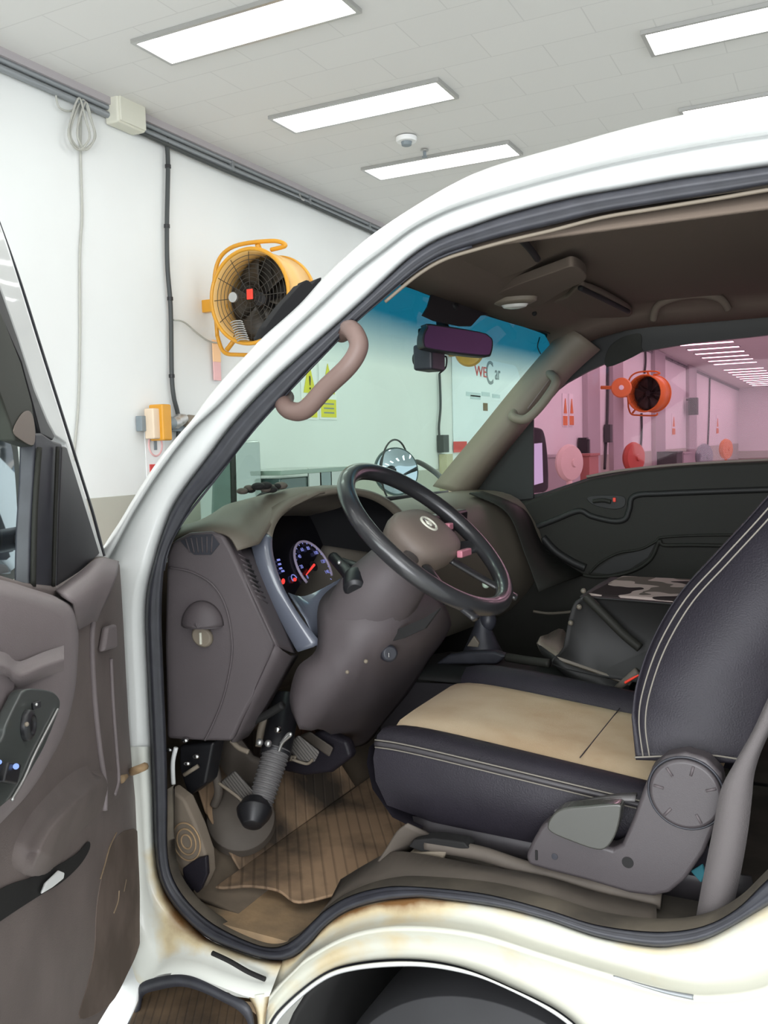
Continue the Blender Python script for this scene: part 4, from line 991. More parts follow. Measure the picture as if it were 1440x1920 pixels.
# far A pillar trim
fp = part('passenger_pillar')
fo = [[(812, 912), (850, 865), (900, 805), (950, 743), (1000, 683), (1038, 640), (1062, 612)], [(850, 922), (885, 880), (930, 825), (975, 770), (1015, 715), (1060, 660), (1090, 628)], [(885, 930), (915, 890), (950, 845), (995, 790), (1035, 745), (1075, 700), (1125, 655)]]
rows = [resample(sp([PY(x, y, yy) for x, y in r], 6), 30) for r, yy in zip(fo, (1.36, 1.34, 1.40))]
loft('pillar_trim', rows, M['pillar'], fp, solid=.006)
tube('grab_handle', [PY(966, 772, 1.36), PY(962, 782, 1.31), PY(985, 786, 1.30), PY(1010, 765, 1.30), PY(1036, 730, 1.30), PY(1042, 712, 1.31), PY(1030, 700, 1.35)], .013, M['pillar'], fp, seg=14)
slab('handle_recess', [PY(x, y, 1.352) for x, y in ((975, 755), (1022, 695), (1034, 708), (990, 768))], (0, .004, 0), M['hub'], fp, bevel=.003)
# near grab handle on the driver pillar
gh = part('driver_grab_handle', 'brown curved grab handle on the driver pillar')
tube('grip', [PY(535, 745, .16), PY(532, 757, .13), PY(545, 770, .115), PY(572, 768, .11), PY(610, 728, .11), PY(650, 690, .11), PY(669, 662, .115), PY(672, 640, .12), PY(658, 618, .13), PY(640, 625, .17)], .0155, mat('brown_grip', (118, 97, 90), .5), gh, seg=18)
# near A pillar inner trim
rows = [[SS(p, o) for p in resample(sp([(307, 1070), (318, 1024), (344, 976), (405, 897), (474, 808), (545, 730), (612, 660), (662, 608), (722, 556), (780, 508), (830, 480), (885, 462)], 8), 40)] for o in (.055, .13)]
loft('inner_pillar_trim', rows, M['rubber'], body, solid=.004)

# ---------------- headliner
hl = part('headliner')
def hz(x, y):
    e = min(max((x+.72)/.25, 0), 1); z = 1.705+.055*math.sin(e*PI/2)
    d = min(y-.20, 1.40-y); z -= .05*max(0, 1-d/.10)**2
    return z
rows = [[V((x, .20+1.20*k/30, hz(x, .20+1.20*k/30))) for k in range(31)] for x in [-.74+.07*j for j in range(20)]]
loft('roof_lining', rows, M['liner'], hl, solid=.006)
def lin(px, py, o=-.006): return PZ(px, py, 1.745+o)
vz = 1.735
slab('sun_visor', [PZ(p.x, p.y, vz) for p in sp([(800, 545), (845, 492), (930, 462), (975, 440), (990, 455), (1008, 485), (1000, 500), (920, 530), (850, 556)], 5, True)], (0, 0, .014), M['liner'], hl, bevel=.005)
slab('sun_visor', [PZ(p.x, p.y, vz) for p in sp([(1015, 575), (1060, 560), (1095, 538), (1180, 580), (1170, 600), (1110, 612), (1050, 608)], 5, True)], (0, 0, .014), M['liner'], hl, bevel=.005)
for pts in (((967, 440), (990, 462), (1008, 486)), ((1088, 540), (1130, 560), (1178, 584))):
    tube('visor_rod', [PZ(x, y, vz-.004) for x, y in pts], .006, M['gap'], hl, seg=8)
slab('lamp_console', [PZ(p.x, p.y, 1.722) for p in sp([(920, 565), (945, 545), (1040, 510), (1075, 500), (1098, 515), (1095, 528), (1060, 545), (1010, 575), (960, 590)], 5, True)], (0, 0, .02), M['liner'], hl, bevel=.006)
lp = PZ(965, 563, 1.718)
lathe('dome_lamp', [(.052, .006), (.05, -.004), (.036, -.010)], lp, (0, 0, 1), M['pillar'], hl, sy=.62, up=(1, 0, 0)); 
lathe('lamp_lens', [(.034, -.006), (.026, -.016), (.01, -.019)], lp, (0, 0, 1), M['lensw'], hl, sy=.6, up=(1, 0, 0))
sphere('switch_dot', PZ(1002, 588, 1.715), .006, M['gap'], hl)
tube('assist_grip', [PY(1225, 600, 1.30), PY(1232, 575, 1.28), PY(1260, 560, 1.27), PY(1310, 552, 1.27), PY(1350, 560, 1.28), PY(1366, 580, 1.30)], .010, M['liner'], hl, seg=12)
# near top trim lip under the seal
tube('trim_lip', [S(p.x, p.y+6, .06) for p in sp([(722, 560), (780, 512), (830, 482), (885, 464), (958, 444), (1035, 426), (1129, 402), (1230, 385), (1347, 366), (1440, 350), (1560, 333)], 3)], .003, M['pillar'], hl, spl=2, seg=8)

# ---------------- passenger door (closed)
pdoor = part('passenger_door')
YD = 1.44
gl = [(1000, 775), (1030, 742), (1062, 718), (1100, 697), (1150, 674), (1200, 660), (1255, 650), (1300, 643), (1440, 628), (1700, 605), (1750, 860), (1440, 862), (1380, 862), (1300, 868), (1200, 878), (1130, 888), (1100, 897), (1060, 910), (1025, 922), (960, 935), (905, 925), (940, 850)]
out = [PY(x, y, YD) for x, y in ((860, 1280), (800, 1020), (860, 930), (960, 790), (1060, 640), (1150, 560), (1440, 480), (1900, 450), (1900, 1400))]
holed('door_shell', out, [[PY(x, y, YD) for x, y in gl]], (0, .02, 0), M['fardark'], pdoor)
slab('pink_window', [PY(x, y, YD+.03) for x, y in ((900, 935), (1000, 760), (1100, 680), (1440, 610), (1760, 590), (1760, 875), (1440, 880), (1100, 925))], (0, .003, 0), M['pinkglass'], pdoor, bevel=0)
slab('corner_panel', [PY(x, y, YD-.01) for x, y in ((880, 930), (960, 815), (1000, 770), (1000, 935), (960, 940))], (0, .01, 0), M['fardark'], pdoor, bevel=.002)
slab('quarter_tint', [PY(p.x, p.y, YD-.006) for p in sp([(1138, 688), (1140, 655), (1165, 633), (1200, 626), (1202, 650), (1200, 662)], 4, True)], (0, .004, 0), M['fardoor'], pdoor, bevel=.001)
slab('outer_skin', [V((-1.15, 1.52, 1.22)), V((.6, 1.52, 1.36)), V((.6, 1.52, .42)), V((-1.1, 1.52, .42))], (0, .01, 0), M['paint'], pdoor, bevel=.004)
# door trim
tp = [(930, 945), (985, 940), (1040, 920), (1110, 896), (1200, 880), (1300, 870), (1440, 864), (1700, 850), (1700, 1300), (1000, 1300), (900, 1200), (900, 1000)]
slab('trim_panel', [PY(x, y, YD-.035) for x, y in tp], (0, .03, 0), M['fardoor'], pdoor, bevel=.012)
tube('sill_strip', [PY(x, y, YD-.036) for x, y in ((1100, 894), (1160, 883), (1250, 873), (1340, 867), (1440, 862), (1600, 855))], .004, M['hub'], pdoor, seg=8)
gr = [(1000, 990), (1040, 975), (1085, 958), (1110, 968), (1150, 977), (1172, 973), (1180, 955), (1190, 930), (1250, 925), (1440, 918), (1650, 912)]
tube('insert_groove', [PY(x, y, YD-.037) for x, y in gr], .0085, M['fardark'], pdoor, seg=10)
tube('insert_groove', [PY(x, y, YD-.037) for x, y in ((1018, 1008), (1040, 1032), (1070, 1052), (1098, 1065))], .012, M['fardark'], pdoor, seg=10)
slab('handle_recess', [PY(p.x, p.y, YD-.037) for p in sp([(1100, 935), (1115, 929), (1160, 929), (1172, 935), (1170, 950), (1150, 955), (1115, 948)], 4, True)], (0, .008, 0), M['fardark'], pdoor, bevel=.002)
tube('inner_handle', [PY(x, y, YD-.045) for x, y in ((1112, 940), (1130, 938), (1145, 941))], .006, M['fardoor'], pdoor)
box('lock_mark', PY(1152, 937, YD-.04), (.008, .006, .012), M['redplastic'], pdoor, bevel=.001)
tube('pocket_edge', [PY(x, y, YD-.04) for x, y in ((1105, 1075), (1125, 1055), (1160, 1037), (1200, 1030), (1230, 1015), (1240, 1008), (1300, 1004), (1380, 1003))], .0035, M['fardoor'], pdoor, seg=8)
tube('pocket_edge', [PY(x, y, YD-.045) for x, y in ((1053, 1057), (1093, 1078), (1140, 1081), (1187, 1070), (1220, 1048), (1236, 1015), (1245, 1022), (1300, 1022), (1400, 1024))], .005, M['fardoor'], pdoor, seg=8)
slab('pocket', [PY(x, y, YD-.039) for x, y in ((1110, 1073), (1150, 1045), (1210, 1030), (1228, 1020), (1215, 1045), (1180, 1068), (1140, 1077))], (0, .003, 0), M['fardark'], pdoor, bevel=0)
# passenger mirror outside
pm_ = part('passenger_mirror')
q = [(966, 815), (985, 802), (1012, 802), (1022, 812), (1028, 850), (1030, 905), (1024, 922), (985, 935), (958, 938)]
mn = V((.84, -.54, 0)).normalized(); m0 = PY(995, 860, 1.60)
slab('housing', [PN(p.x, p.y, m0, mn) for p in sp(q, 3, True)], -mn*.08, M['black'], pm_, bevel=.008)
slab('mirror_glass', [PN(x, y, m0+mn*.001, mn) for x, y in ((974, 835), (1016, 830), (1018, 905), (972, 918))], mn*.002, M['mirror'], pm_, bevel=.001)
tube('arm', [m0-mn*.04+V((0, -.03, -.05)), V((m0.x-.02, 1.46, m0.z-.06))], .02, M['black'], pm_)
# round under-mirror at the nose
um = part('round_front_mirror')
q = PY(742, 888, 1.60)
q = PX(742, 884, -1.62); rr_ = .10
lathe('mirror_disc', [(rr_*.98, .012), (rr_, .0), (rr_*.8, -.03), (rr_*.3, -.06)], q, (.78, -.62, .1), M['gloss'], um, seg=48)
tube('mirror_ring', [], 0, None) if False else None
lathe('mirror_face', [(rr_*.93, .013), (rr_*.6, .026), (rr_*.2, .034)], q, (.78, -.62, .1), M['mirror'], um, seg=48)
sphere('swivel', PX(768, 890, -1.66), .028, M['chrome'], um)
tube('arm', [PX(768, 878, -1.66), PX(782, 866, -1.60), PX(815, 885, -1.45), PX(835, 905, -1.30)], .011, M['black'], um)
tube('support_ring', [q+V((.0, .13*math.cos(k*PI/10), .06+.13*math.sin(k*PI/10)-.06)) for k in range(20)], .004, M['black'], um, closed=True, spl=2, seg=6)
# black rain visor on the front of the pillar
rvz = part('wind_deflector', 'black ribbed deflector on the outer windshield edge')
vis = [(488, 634), (500, 610), (530, 570), (560, 538), (566, 530), (572, 534), (574, 524), (580, 526), (586, 533), (596, 522), (604, 519), (600, 536), (570, 568), (530, 602), (500, 632)]
slab('fin', [S(x, y, .06) for x, y in vis], (-.03, .02, 0), M['deepblack'], rvz, bevel=.002)

# ---------------- driver door (open)
dd = part('driver_door')
out = [(226, 1052), (230, 1110), (234, 1180), (238, 1260), (243, 1350), (249, 1430), (258, 1520), (264, 1600), (269, 1680), (270, 1735), (262, 1780), (236, 1840), (200, 1900), (140, 2000), (-300, 2300), (-330, 1000), (0, 1075), (55, 1092), (110, 1098), (150, 1073), (185, 1046), (205, 1044)]
slab('trim_panel', [D(x, y, .02) for x, y in out], -DN*.05, M['doordirty'], dd, bevel=.008)
slab('door_skin', [D(x-3, y+2, -.025) for x, y in out[:14]]+[D(-330, 2350, -.025), D(-360, 1020, -.025), D(60, 1100, -.025)], -DN*.03, M['paint'], dd, bevel=.005)
# upper bulge / belt
ub = [(0, 1086), (52, 1101), (100, 1116), (138, 1131), (146, 1180), (146, 1240), (140, 1300), (122, 1370), (92, 1430), (60, 1480), (20, 1525), (-60, 1600), (-300, 1700), (-300, 1020)]
def Dn(pts, n, s=4): return [D(p.x, p.y, n) for p in sp(pts, s, False)]
rows = []
edge = resample(sp([(-200, 1040), (0, 1086), (52, 1101), (100, 1116), (132, 1130), (143, 1150), (148, 1190), (146, 1240), (140, 1300), (122, 1370), (92, 1430), (60, 1480), (20, 1525), (-60, 1600), (-200, 1700)], 8), 90)
cen = V((-60, 1330, 0))
for k, n in ((0, .015), (.015, .045), (.05, .060), (.12, .066), (.3, .066), (.6, .062), (.95, .060)):
    rows.append([D(p.x+(cen.x-p.x)*k, p.y+(cen.y-p.y)*k, n) for p in edge])
loft('armrest_bulge', rows, M['doortrim'], dd)
# crease and lower shelf on the bulge
rows = []
for off, n in ((-22, .068), (-6, .074), (0, .082), (8, .084), (26, .072)):
    rows.append([D(p.x, p.y+off, n) for p in resample(sp([(-120, 1225), (0, 1243), (22, 1256), (38, 1262), (80, 1245), (120, 1232)], 6), 30)])
loft('grip_shelf', rows, M['doortrim'], dd)
slab('pull_pad', [D(p.x, p.y, .075) for p in sp([(-80, 1235), (0, 1245), (24, 1262), (28, 1285), (10, 1345), (0, 1375), (-80, 1480)], 5, True)], -DN*.02, M['doortrim'], dd, bevel=.006)
# upper corner ledge
rows = [resample(sp([D(x, y, n) for x, y in r], 6), 20) for r, n in ((((105, 1108), (150, 1074), (184, 1048), (222, 1053)), .022), (((118, 1118), (158, 1092), (190, 1075), (218, 1080)), .045), (((138, 1132), (165, 1118), (182, 1105), (205, 1110)), .050), (((146, 1180), (165, 1170), (172, 1165), (180, 1165)), .03))]
loft('corner_ledge', rows, M['doortrim'], dd, solid=.003)
# vertical ribs on the forward part of the trim
tube('trim_rib', [D(x, y, .022) for x, y in ((178, 1120), (172, 1200), (176, 1300), (186, 1400), (196, 1470), (196, 1520))], .0045, M['doortrim'], dd)
tube('trim_rib', [D(x, y, .022) for x, y in ((208, 1235), (212, 1320), (218, 1400), (222, 1460), (215, 1490))], .003, M['doortrim'], dd)
slab('moulded_tab', [D(x, y, .032) for x, y in ((196, 1222), (222, 1214), (220, 1170), (204, 1175))], -DN*.012, M['doortrim'], dd, bevel=.005)
# switch panel
swp = part('window_switch_panel')
spn = [(33, 1315), (50, 1292), (92, 1294), (110, 1306), (113, 1325), (104, 1352), (84, 1400), (62, 1440), (40, 1478), (18, 1500), (-60, 1560), (-80, 1500), (0, 1392), (12, 1360)]
slab('plate', [D(p.x, p.y, .090) for p in sp(spn, 4, True)], -DN*.012, mat('dark_switch_plate', (66, 70, 68), .35, coat=.3), swp, bevel=.003)
tube('plate_edge', [D(x, y, .0915) for x, y in ((108, 1330), (90, 1365), (72, 1400), (60, 1425), (44, 1462), (22, 1500))], .0016, M['steel'], swp, seg=6)
lathe('mirror_dial', [(.015, -.002), (.0145, .004), (.009, .007), (.006, .004)], D(50, 1360, .091), DN, M['black'], swp, seg=32)
sphere('dial_point', D(50, 1358, .098), .0022, M['pillar'], swp)
box('button', D(66, 1322, .092), (.006, .010, .007), M['black'], swp, bevel=.001); sphere('button_mark', D(68, 1321, .096), .0016, M['steel'], swp)
slab('window_switch', [D(x, y, .098) for x, y in ((18, 1428), (42, 1432), (34, 1470), (8, 1466))], -DN*.008, M['black'], swp, bevel=.002)
slab('window_switch', [D(x, y, .098) for x, y in ((-20, 1428), (8, 1428), (-2, 1466), (-40, 1466))], -DN*.008, M['black'], swp, bevel=.002)
sphere('blue_indicator', D(30, 1437, .1005), .0026, M['bluelamp'], swp); sphere('blue_indicator', D(-1, 1429, .1005), .002, M['bluelamp'], swp)
# diagonal swage and map pocket
pth = resample(sp([(206, 1440), (196, 1468), (166, 1488), (132, 1520), (100, 1556), (76, 1600), (60, 1650)], 8), 50)
def perp(P, i):
    a, b = P[max(i-1, 0)], P[min(i+1, len(P)-1)]; d = (b-a).normalized(); return V((d.y, -d.x, 0))
rows = []
for off, n in ((-44, .0185), (-22, .030), (0, .046), (8, .045), (22, .030), (56, .0185)):
    rows.append([D((p+perp(pth, i)*-off).x, (p+perp(pth, i)*-off).y, max(.0185, .0185+(n-.0185)*min(1, i/16, (49-i)/10))) for i, p in enumerate(pth)])
loft('swage', rows, M['doordirty'], dd)
slab('map_pocket', [D(p.x, p.y, .0225) for p in sp([(-100, 1740), (0, 1668), (60, 1645), (110, 1622), (145, 1600), (166, 1578), (168, 1592), (150, 1622), (115, 1655), (70, 1682), (0, 1728), (-100, 1800)], 5, True)], -DN*.001, M['gap'], dd, bevel=0)
tag(slab('folded_paper', [D(x, y, .03) for x, y in ((80, 1676), (88, 1655), (112, 1632), (122, 1636), (120, 1648), (100, 1664))], -DN*.004, M['white'], None, bevel=.002), 'bit of folded white paper sticking out of the open door pocket', 'paper')
# lower kick zone scuffs
M['scuff'] = mat('dirt_scuff', (148, 128, 104), .9)
for pts in (((218, 1562), (205, 1590), (196, 1622), (188, 1648)), ((222, 1670), (220, 1690), (212, 1712)), ((236, 1650), (232, 1672))):
    tube('scuff', [D(x, y, .0205) for x, y in pts], .0022, M['scuff'], dd, flat=.4, seg=8)
slab('kick_carpet', [D(p.x, p.y, .0212) for p in sp([(262, 1570), (240, 1556), (216, 1575), (196, 1625), (182, 1700), (178, 1780), (164, 1850), (150, 1910), (205, 1885), (240, 1825), (262, 1770), (267, 1700)], 4, True)], -DN*.003, mat('dusty_carpet', (114, 101, 94), .95, rgb2=(98, 87, 80), scale=12, detail=12, spec=.1), dd, bevel=.001)
# door check / striker on the edge
tube('door_check', [D(226, 1462, .02), D(240, 1450, .012), PY(258, 1443, -.02), PY(272, 1437, .0)], .007, M['mud'], dd, spl=3, seg=8)
for x, y in ((231, 1178), (243, 1365), (267, 1712)): sphere('edge_clip', D(x, y, .0), .006, M['white'], dd)
# window frame
wf = part('door_window_frame')
ol = [(-140, 60), (-60, 254), (0, 414), (39, 523), (78, 646), (117, 769), (156, 894), (178, 965), (198, 1042)]
wl = [(-146, 66), (-65, 260), (0, 420), (34, 524), (72, 646), (111, 769), (150, 894), (172, 966), (192, 1044)]
il = [(-146, 230), (-60, 392), (0, 538), (34, 634), (65, 731), (89, 790), (104, 818), (124, 832), (150, 905)]
a_ = resample(sp(ol, 8), 70); b_ = resample(sp(wl, 8), 70)
loft('outer_gasket', [[D(p.x, p.y, -.02) for p in a_], [D(p.x, p.y, .0) for p in a_], [D(p.x, p.y, .0) for p in b_], [D(p.x, p.y, -.02) for p in b_]], M['rubber'], wf)
ws1 = [(-146, 66), (-65, 260), (0, 420), (34, 524), (72, 646), (111, 769), (150, 894), (172, 966), (196, 1046), (186, 1046), (168, 985), (140, 905), (124, 832), (104, 818), (89, 790), (65, 731), (34, 634), (0, 538), (-60, 392), (-146, 200)]
slab('white_frame', [D(x, y, .004) for x, y in ws1], -DN*.025, M['paint'], wf, bevel=.004)
slab('inner_seal', [D(x, y, .008) for x, y in ((-146, 200), (-60, 392), (0, 538), (34, 634), (65, 731), (89, 790), (104, 818), (100, 826), (76, 815), (62, 760), (40, 680), (0, 590), (-60, 450), (-150, 270))], -DN*.02, M['black'], wf, bevel=.003)
slab('dark_frame', [D(x, y, .012) for x, y in ((-150, 250), (-60, 440), (0, 580), (40, 680), (60, 755), (70, 820), (64, 838), (30, 826), (18, 790), (0, 738), (-350, 300))], -DN*.02, mat('dark_olive_frame', (56, 58, 52), .6), wf, bevel=.003)
slab('frame_patch', [D(p.x, p.y, .0125) for p in sp([(24, 808), (40, 776), (56, 772), (64, 800), (62, 834), (40, 826)], 4, True)], DN*.001, M['hub'], wf, bevel=.001)
slab('channel', [D(x, y, .014) for x, y in ((66, 812), (80, 812), (100, 826), (118, 832), (112, 900), (108, 1000), (104, 1104), (56, 1100), (58, 1000), (64, 900))], -DN*.02, M['rubber'], wf, bevel=.004)
tube('channel_bead', [D(x, y, .018) for x, y in ((74, 840), (66, 950), (62, 1100))], .0035, M['fardoor'], wf)
tube('channel_bead', [D(x, y, .018) for x, y in ((108, 838), (104, 950), (100, 1100))], .0025, M['fardoor'], wf)
slab('sail_panel', [D(x, y, .016) for x, y in ((116, 836), (126, 838), (188, 1038), (150, 1074), (106, 1104), (110, 960))], -DN*.02, M['black'], wf, bevel=.003)
slab('glass', [D(x, y, -.004) for x, y in ((62, 812), (58, 1100), (-340, 1040), (-340, 250), (0, 700))], -DN*.003, glass('clear_glass', (.93, .97, .95), refl=.6), wf, bevel=0)
em = part('driver_mirror')
eh = [(-160, 760), (0, 795), (22, 803), (32, 830), (38, 900), (42, 1000), (40, 1070), (20, 1088), (0, 1090), (-160, 1080)]
me0 = -.10
slab('housing', [D(p.x, p.y, me0) for p in sp(eh, 4, True)], -DN*.06, M['black'], em, bevel=.008)
slab('mirror_glass', [D(p.x, p.y, me0+.001) for p in sp([(-150, 790), (0, 815), (18, 830), (26, 880), (32, 980), (32, 1050), (20, 1070), (0, 1076), (-150, 1060)], 4, True)], DN*.001, M['mirror'], em, bevel=0)
tube('arm', [D(38, 1000, me0-.02), D(70, 1030, -.03)], .018, M['black'], em, spl=0)

# ---------------- driver seat
seat = part('driver_seat')
X0, X1 = -.72, -.17
def sx(t): return X0+(X1-X0)*t
def ztop(t): return .905-.062*t+.012*math.sin(PI*t)
N = 20
def crow(y, f, t0=0.0, t1=1.0): return [V((sx(t0+(t1-t0)*k/N)+f(k/N)[0], y, f(k/N)[1])) for k in range(N+1)]
fr = lambda t: math.exp(-t*14)           # rounding of the front edge
side = [crow(.222, lambda t: (.045+.05*fr(t), .752-.012*t)), crow(.205, lambda t: (.02, .775-.012*t)), crow(.195, lambda t: (.004, .82-.02*t)), crow(.196, lambda t: (.0, .868-.045*t-.008*fr(t))), crow(.205, lambda t: (.002, .890-.052*t-.006*fr(t)))]
loft('side_panel', side, M['leather'], seat)
bol = [crow(.205, lambda t: (.002, .890-.052*t-.006*fr(t))), crow(.213, lambda t: (.0, .905-.054*t-.010*fr(t))), crow(.235, lambda t: (.0, .917-.058*t-.016*fr(t))), crow(.262, lambda t: (.0, .912-.058*t-.014*fr(t))), crow(.278, lambda t: (.003, .904-.058*t-.012*fr(t)))]
loft('near_bolster', bol, M['leather'], seat)
cen = [crow(y, lambda t, h=h: (.003, .904+h-.058*t-.014*fr(t)-.006*math.exp(-((t-.62)/.012)**2))) for y, h in ((.278, 0), (.30, .008), (.36, .010), (.45, .010), (.54, .010), (.575, .007), (.59, 0))]
loft('beige_cushion_panel', cen, M['beige'], seat)
tube('cushion_seam', [V((sx(.62), y, .904+.010-.058*.62)) for y in (.285, .36, .45, .54, .585)], .0011, M['piping'], seat, seg=6)
fb = [crow(y, lambda t, h=h: (.003, .904+h-.058*t-.018*fr(t))) for y, h in ((.59, 0), (.60, .018), (.63, .034), (.66, .028), (.68, -.01), (.69, -.1))]
loft('far_bolster', fb, M['leather'], seat)
# front roll
rows = []
for k in range(17):
    y = .205+.475*k/16; e = .0 if .27 < y < .60 else .004
    zt = .890 if y < .28 else .893
    rows.append([V((X0+.006, y, zt)), V((X0-.012, y, zt-.015)), V((X0-.018, y, zt-.045)), V((X0-.008, y, zt-.09)), V((X0+.03, y, zt-.135)), V((X0+.08, y, zt-.15))])
loft('front_roll', rows, M['leather'], seat)
for dz, mm_ in ((.0, 'thread'), (.013, 'thread')):
    tube('piping_seam', [p+V((0, -.003, dz)) for p in crow(.203, lambda t: (.002, .884-.052*t-.006*fr(t)))], .0013, M[mm_], seat, spl=2, seg=6)
tube('piping', [p+V((0, -.002, .006)) for p in crow(.204, lambda t: (.002, .884-.052*t-.006*fr(t)))], .005, M['piping'], seat, spl=2, seg=8)
loft('base_skirt', [crow(.225, lambda t: (.06, .755)), crow(.23, lambda t: (.07, .70)), ], M['piping'], seat, solid=.004)
box('seat_riser', (-.40, .45, .68), (.5, .42, .12), M['gap'], seat)
# backrest
bk = [(1184, 1345), (1192, 1285), (1222, 1200), (1272, 1115), (1338, 1042), (1400, 975), (1445, 925), (1520, 850)]
bf = [PY(x, y, .2) for x, y in bk]
fr_ = resample(catmull(bf, 6), 30)
bottomx = PY(1192, 1425, .2)
prof_ = [bottomx]+fr_+[fr_[-1]+V((.06, 0, .05)), fr_[-1]+V((.14, 0, .04)), fr_[-1]+V((.14, 0, -.15)), PY(1470, 1250, .2), PY(1425, 1400, .2), PY(1400, 1432, .2)]
prof_ = [V((p.x, 0, p.z)) for p in prof_]
cc = sum(prof_, V())/len(prof_)
rows = []
for y, k in ((.215, .90), (.203, .955), (.197, .985), (.20, 1.0), (.215, 1.02), (.26, 1.04), (.40, 1.03), (.55, 1.04), (.62, 1.02), (.65, .96), (.66, .88)):
    rows.append([V((cc.x+(p.x-cc.x)*k, y, cc.z+(p.z-cc.z)*k)) for p in prof_])
loft('backrest', rows, M['leather'], seat, cu=True, caps=True)
for off in (14, 26):
    L_ = []
    for (x, y), (x2, y2) in zip(bk, bk[1:]+[bk[-1]]): L_.append(V((x+off, y+off*.55, 0)))
    L_ = [V((1192+off, 1420, 0))]+L_
    Lr = resample(sp([(p.x, p.y, 0) for p in L_], 6), 72)
    for k in range(0, 70):
        a_ = PY(Lr[k].x, Lr[k].y, .1935); b_ = PY(Lr[k+1].x, Lr[k+1].y, .1935)
        if k % 2 == 0 and off == 14: pass
    tube('stitch_line', [PY(p.x, p.y, .1945) for p in Lr], .0012, M['thread'], seat, spl=1, seg=6)
tube('lower_seam', [PY(x, y, .193) for x, y in ((1190, 1420), (1240, 1418), (1320, 1415), (1395, 1425))], .0014, M['thread'], seat, seg=6)
# headrest
q = V((.02, .42, 1.56)); rows = []
sphere('headrest', V((.052, .42, 1.575)), .075, M['leather'], seat, (.8, 1.7, 1.3))
tube('headrest_post', [V((.06, .37, 1.4)), V((.055, .37, 1.55))], .006, M['chrome'], seat, spl=0)
tube('headrest_post', [V((.06, .47, 1.4)), V((.055, .47, 1.55))], .006, M['chrome'], seat, spl=0)
# recliner cover
rc = part('recliner_cover')
co = [(985, 1606), (996, 1580), (1012, 1552), (1024, 1540), (1060, 1560), (1110, 1580), (1148, 1592), (1166, 1582), (1186, 1536), (1206, 1480), (1222, 1440), (1248, 1418), (1285, 1411), (1325, 1422), (1352, 1450), (1361, 1490), (1350, 1530), (1320, 1600), (1285, 1650), (1255, 1675), (1225, 1682), (1180, 1676), (1100, 1652), (1030, 1634), (990, 1622)]
M['seatplastic'] = mat('seat_trim_plastic', (70, 65, 67), .45, bump=.1, bscale=700)
slab('cover', [PY(x, y, .150) for x, y in co], (0, .035, 0), M['seatplastic'], rc, bevel=.009, seg=4)
q = PY(1286, 1487, .149)
tube('round_groove', [q+V((.052*math.cos(a), 0, .052*math.sin(a))) for a in [2*PI*k/36 for k in range(36)]], .0018, M['rubber'], rc, closed=True, spl=2, seg=6)
lathe('round_cap', [(.050, -.002), (.050, .004), (.046, .007)], q, (0, -1, 0), M['seatplastic'], rc, seg=48)
for a in (20, 75, 125, 170, 230, 300):
    r_ = math.radians(a); c_ = q+V((.038*math.cos(r_), -.0075, .038*math.sin(r_))); tube('cap_notch', [c_-V((math.cos(r_), 0, math.sin(r_)))*.008, c_+V((math.cos(r_), 0, math.sin(r_)))*.006], .0020, M['plastic'], rc, spl=0, seg=8)
lathe('screw_hole', [(.0085, 0), (.0085, .001)], PY(1177, 1617, .1495), (0, -1, 0), M['gap'], rc, seg=20)
lathe('screw_recess', [(.005, 0), (.005, .001)], PY(1040, 1606, .1495), (0, -1, 0), M['rubber'], rc, seg=20)
box('edge_notch', PY(1006, 1603, .150), (.004, .004, .016), M['gap'], rc, bevel=.001)
lv = [(1026, 1548), (1036, 1528), (1056, 1516), (1100, 1512), (1158, 1508), (1164, 1520), (1156, 1560), (1140, 1588), (1118, 1594), (1070, 1578), (1034, 1562)]
slab('recline_lever', [PY(p.x, p.y, .128) for p in sp(lv, 3, True)], (0, .03, 0), mat('lever_plastic', (66, 66, 62), .25, coat=.4), rc, bevel=.01, seg=4)
rows = [resample(sp([PY(x, y, yy) for x, y in r], 5), 20) for r, yy in ((((1040, 1522), (1090, 1508), (1150, 1500), (1190, 1500)), .15), (((1060, 1508), (1110, 1498), (1160, 1490), (1195, 1488)), .19))]
loft('lever_shelf', rows, M['shaft'], rc, solid=.004)
# seat belt
sb = part('seat_belt')
la = resample(sp([(1304, 1728), (1318, 1650), (1338, 1550), (1352, 1480), (1378, 1430), (1412, 1370), (1445, 1300), (1500, 1200)], 6), 40)
lb = resample(sp([(1372, 1712), (1388, 1640), (1402, 1560), (1410, 1490), (1414, 1450), (1430, 1400), (1465, 1330), (1525, 1220)], 6), 40)
loft('webbing', [[PY(p.x, p.y, .115) for p in la], [PY(p.x, p.y, .108) for p in [a.lerp(b, .5) for a, b in zip(la, lb)]], [PY(p.x, p.y, .118) for p in lb]], mat('grey_webbing', (94, 89, 89), .8, bump=.3, bscale=600), sb, solid=.002)
bb = [PY(1150, 1298, .70), PY(1195, 1258, .68)]
tube('buckle_stem', bb, .008, M['boot'], sb, spl=0); box('red_button', PY(1185, 1272, .68), (.036, .010, .005), M['redplastic'], sb, rot=Matrix.Rotation(math.radians(-35), 3, 'Y'), bevel=.002)
slab('rear_trim', [PY(x, y, .13) for x, y in ((1372, 1712), (1300, 1730), (1320, 1745), (1400, 1720), (1405, 1690))], (0, .03, 0), M['boot'], cabin, bevel=.004)
box('side_dark', (.11, .12, .95), (.30, .01, .62), M['gap'], cabin, bevel=0)
tag(slab('blue_cloth', [PY(x, y, .20) for x, y in ((1294, 1634), (1316, 1620), (1322, 1640), (1314, 1656))], (.01, .03, 0), M['blue'], None, bevel=.002), 'scrap of turquoise cloth on the floor between the seat and the belt', 'cloth')
